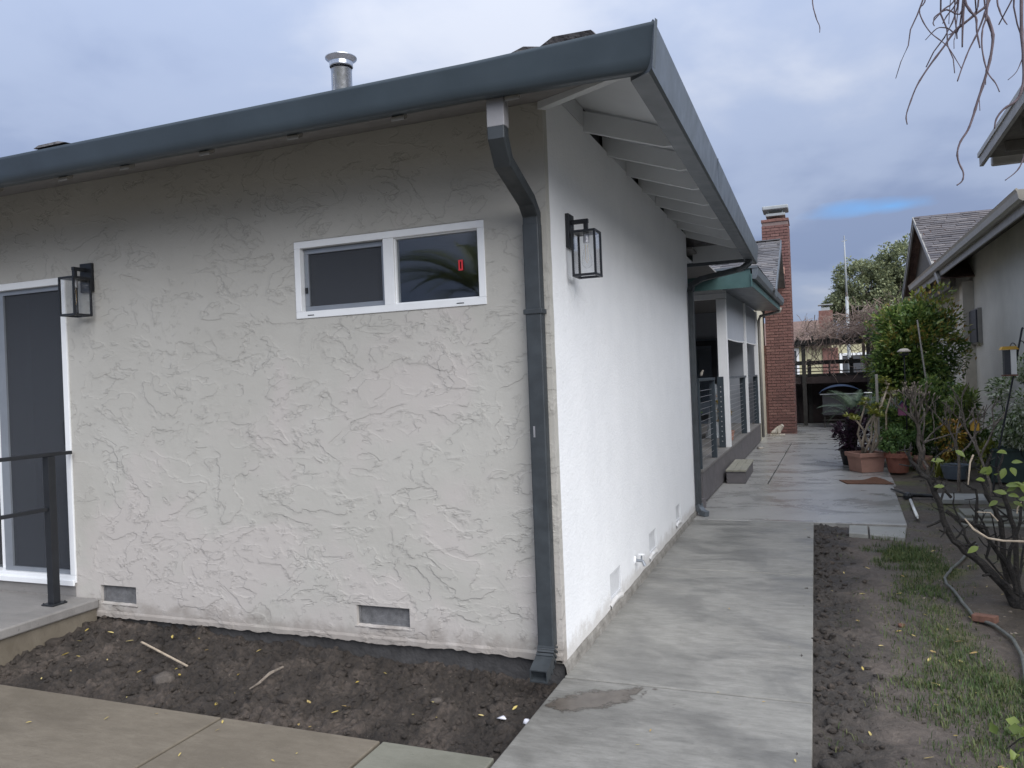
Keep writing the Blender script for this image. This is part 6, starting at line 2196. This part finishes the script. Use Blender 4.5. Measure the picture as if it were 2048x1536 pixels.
chime(2.13, 10.0, 1.20, 0.16, 'wind chime with white disc hanging left, by the pale wooden post')
chime(2.50, 10.0, 1.16, 0.16, 'wind chime with white disc hanging right, over the pink birdhouse')
MB().box(2.25, 10.1, 0.0, 2.29, 10.14, 1.5).build('wooden_post', 'neighbour_trim', None, label='slim pale wooden post between the cycad and the tall shrub', cat='post')
MB().tube([(2.90, 10.1, 2.35), (2.98, 10.1, 1.5), (3.13, 10.1, 0.0)], [0.012, 0.014, 0.016], 6).build('garden_stake', 'neighbour_trim', None, label='thin grey leaning garden stake in front of the tall shrub', cat='stake')
sb = empty('solar_lamp', (2.68, 10.0, 0), 'white capped garden lamp on a thin pole in front of the tall shrub', 'garden lamp')
MB().tube([(2.68, 10.0, 0), (2.68, 10.0, 1.78)], 0.010, 6).build('pole', 'pot_black', sb)
MB().lathe([(0.0, 0.06), (0.05, 0.055), (0.10, 0.02), (0.098, 0.0), (0, -0.005)], (2.68, 10.0, 1.84), 18).build('cap', 'rock_pale', sb, smooth=True)
MB().lathe([(0.0, 0), (0.07, 0.02), (0.075, 0.05), (0.0, 0.055)], (2.68, 10.0, 1.77), 14).build('bowl', 'pot_black', sb)


def birdhouse(c, w, h, mat_wall, mat_roof, label, hang=0.3):
    x_, y_, z_ = c
    root = empty('birdhouse', c, label, 'birdhouse')
    MB().prism([(x_ - w, y_ - w, z_), (x_ + w, y_ - w, z_), (x_ + w, y_ - w, z_ + h * 0.6), (x_, y_ - w, z_ + h), (x_ - w, y_ - w, z_ + h * 0.6)], (0, 2 * w, 0)).build('box', mat_wall, root)
    for s_ in (-1, 1):
        MB().prism([(x_, y_ - w * 1.3, z_ + h + 0.004), (x_ + s_ * w * 1.35, y_ - w * 1.3, z_ + h * 0.52), (x_ + s_ * w * 1.35, y_ - w * 1.3, z_ + h * 0.52 + 0.012), (x_, y_ - w * 1.3, z_ + h + 0.016)], (0, 2.6 * w, 0)).build('roof_panel', mat_roof, root)
    MB().lathe([(0, 0), (w * 0.35, 0)], (0, 0, 0), 10)
    hm = MB().lathe([(0, 0.001), (w * 0.3, 0.001), (w * 0.3, 0)], (0, 0, 0), 10)
    hm.v = [(x_ + a, y_ - w - 0.001 - c_, z_ + h * 0.42 + b) for a, b, c_ in hm.v]
    hm.build('entrance_hole', 'pot_black', root)
    MB().tube([(x_, y_, z_ + h), (x_, y_, z_ + h + hang)], 0.002, 4).build('cord', 'pot_black', root)


birdhouse((2.61, 9.85, 0.83), 0.062, 0.22, 'pink_paint', 'blue_cover', 'pink birdhouse with a dark roof hanging in front of the tall shrub')
birdhouse((3.24, 7.6, 0.74), 0.045, 0.15, 'yellow_plastic', 'bark_grey', 'small orange birdhouse hanging among the bare branches', 0.25)
hk = empty('shepherd_hook', (3.35, 7.0, 0), 'leaning black shepherd hook pole in front of the neighbouring wall', 'hook')
MB().tube([(3.30, 7.0, -0.05), (3.36, 7.0, 0.4), (3.56, 7.0, 1.38), (3.68, 7.0, 2.0)], [0.012, 0.012, 0.011, 0.012], 8).build('pole', 'black_metal', hk)
MB().lathe([(0, 0.03), (0.016, 0.015), (0.012, 0), (0, 0)], (3.685, 7.0, 2.0), 8).build('finial', 'black_metal', hk)
for (a, b) in ((-1, 1.70), (1, 1.72)):
    pts = [(3.625, 7.0, b - 0.02)]
    for k in range(9):
        q_ = k / 8 * math.pi
        pts.append((3.625 + a * (0.05 - 0.05 * math.cos(q_)) * 0.9, 7.0, b + 0.14 * math.sin(q_) + 0.0))
    MB().tube(pts, 0.006, 6).build('hook_arm', 'black_metal', hk)
fd = empty('bird_feeder', (3.53, 7.0, 1.45), 'bird feeder with yellow roof hanging on the leaning black hook', 'bird feeder')
MB().prism([(3.44, 6.93, 1.76), (3.63, 6.93, 1.76), (3.60, 6.93, 1.80), (3.46, 6.93, 1.80)], (0, 0.14, 0)).build('roof', 'yellow_plastic', fd)
MB().box(3.475, 6.95, 1.46, 3.54, 7.05, 1.755).build('seed_window', 'shutter_dark', fd)
MB().box(3.541, 6.94, 1.46, 3.60, 7.06, 1.755).build('side_panel', 'plastic_white', fd)
MB().box(3.46, 6.93, 1.44, 3.61, 7.07, 1.458).build('tray', 'brick_rubble', fd)
fd2 = empty('bird_feeder', (3.71, 7.0, 1.3), 'grey tube bird feeder hanging at the right of the leaning hook', 'bird feeder')
MB().lathe([(0, 0), (0.035, 0), (0.035, 0.26), (0.045, 0.27), (0.02, 0.30), (0, 0.31)], (3.72, 7.0, 1.36), 14).build('tube', 'pot_grey', fd2)
MB().lathe([(0, 0), (0.06, 0.0), (0.06, 0.012), (0, 0.012)], (3.72, 7.0, 1.345), 14).build('tray', 'pot_black', fd2)

# ------------------------------------------------------------------ fallen leaves
def leaf_thing(mesh_cache={}):
    if 'm' not in mesh_cache:
        ms = []
        for s in range(4):
            g = random.Random(s)
            prof = [(-1, 0), (-0.5, 0.33), (0.1, 0.42), (0.6, 0.25), (1, 0)]
            vs, fs = [], []
            curl = g.uniform(0.15, 0.5)
            for u, w in prof:
                w *= g.uniform(0.7, 1.1)
                vs += [(u, w, 0.1 + curl * w), (u, 0, 0.02 + 0.12 * u * u), (u, -w, 0.1 + curl * w * 0.6)]
            for i in range(4):
                for k in range(2):
                    fs.append((i * 3 + k, i * 3 + k + 1, i * 3 + k + 4, i * 3 + k + 3))
            me = bpy.data.meshes.new('fallen_leaf')
            me.from_pydata(vs, [], fs)
            me.materials.append(MATS['leaf_litter'])
            ms.append(me)
        mesh_cache['m'] = ms
    return mesh_cache['m']


def scatter_leaves(n, sampler, hf, group, label, lo=0.012, hi=0.026, spots=()):
    g = random.Random(n)
    ms = leaf_thing()
    for i in range(n):
        x_, y_ = spots[i] if i < len(spots) else sampler(g)
        o = bpy.data.objects.new('fallen_leaf', ms[i % 4])
        COL.objects.link(o)
        s = g.uniform(lo, hi)
        o.scale = (s, s, s)
        o.location = (x_, y_, hf(x_, y_) + 0.006)
        o.rotation_euler = (g.uniform(-0.35, 0.35), g.uniform(-0.35, 0.35), g.uniform(0, 6.28))
        tag(o, label, 'leaf', group)


flat = lambda x, y: 0.001
scatter_leaves(36, lambda g: (g.uniform(-3.9, -0.05), g.uniform(-0.93, -0.1)), lambda x, y: h_bed(x, y) + 0.008, 'yellow leaves fallen on the soil bed', 'small yellow leaf fallen on the dark soil bed below the wall', 0.011, 0.024)
scatter_leaves(16, lambda g: (g.uniform(-3.6, -0.2), g.uniform(-1.6, -1.0)), flat, 'yellow leaves fallen on the patio', 'small yellow leaf fallen on the concrete patio', 0.009, 0.02)
scatter_leaves(10, lambda g: (g.uniform(0.1, 1.2), g.uniform(-0.9, 4.5)), flat, 'leaves fallen on the walkway', 'small dry leaf fallen on the grey walkway', 0.006, 0.014)
scatter_leaves(70, lambda g: (g.choice((g.uniform(1.32, 2.4), g.uniform(1.8, 2.6))), g.uniform(-0.7, 4.0)), lambda x, y: h_yard(x, y) + 0.004, 'yellow leaves fallen on the yard soil', 'small yellow leaf fallen on the yard soil right of the walkway', 0.010, 0.024)

# ------------------------------------------------------------------ grass
gr = np.random.default_rng(2)


def grass(name, centres, per, spread, hlo, hhi, label):
    cs_ = np.array(centres)
    n = len(cs_) * per
    c_ = np.repeat(cs_, per, 0) + gr.normal(size=(n, 2)) * spread
    z_ = np.array([h_yard(x, y) for x, y in c_])
    hgt = gr.uniform(hlo, hhi, n)
    a = gr.uniform(0, 2 * math.pi, n)
    lean = gr.uniform(0.15, 0.95, n)
    b = np.stack([c_[:, 0], c_[:, 1], z_ - 0.003], 1)
    s_ = np.stack([-np.sin(a), np.cos(a), np.zeros(n)], 1) * 0.0022
    d = np.stack([np.cos(a), np.sin(a), np.zeros(n)], 1)
    m_ = b + d * (lean * hgt * 0.3)[:, None] + np.array([0, 0, 1]) * (hgt * 0.6)[:, None]
    t_ = b + d * (lean * hgt)[:, None] + np.array([0, 0, 1]) * (hgt * (1 - 0.35 * lean))[:, None]
    V = np.stack([b - s_, b + s_, m_ + s_ * 0.8, m_ - s_ * 0.8, t_], 1).reshape(-1, 3)
    i = np.arange(n)[:, None] * 5
    F = np.concatenate([i + np.array([[0, 1, 2]]), i + np.array([[0, 2, 3]]), i + np.array([[3, 2, 4]])], 1).reshape(-1, 3)
    return fast_mesh(name, V, F, 'grass_blade', None, kind='stuff', label=label)


cg = []
rg = random.Random(44)
for _ in range(340):
    u = rg.random()
    cg.append((2.03 + 0.10 * math.sin(u * 9) + rg.gauss(0, 0.13), -0.6 + 4.4 * u))
grass('grass', cg, 24, 0.05, 0.012, 0.048, 'patchy green grass strip in the yard soil')
cg = [(1.98 + rg.gauss(0, 0.14), 3.6 + rg.gauss(0, 0.33)) for _ in range(100)]
grass('grass', cg, 26, 0.03, 0.02, 0.07, 'green grass tufts around the stepping stones')
cg = [(1.95 + rg.gauss(0, 0.17), 0.25 + rg.gauss(0, 0.35)) for _ in range(110)]
grass('grass', cg, 22, 0.05, 0.015, 0.055, 'thin grass by the lower right corner')
cg = [(rg.uniform(1.35, 3.0), rg.uniform(-0.6, 6.3)) for _ in range(90)]
grass('grass', cg, 12, 0.03, 0.01, 0.035, 'scattered weeds over the bare yard soil')
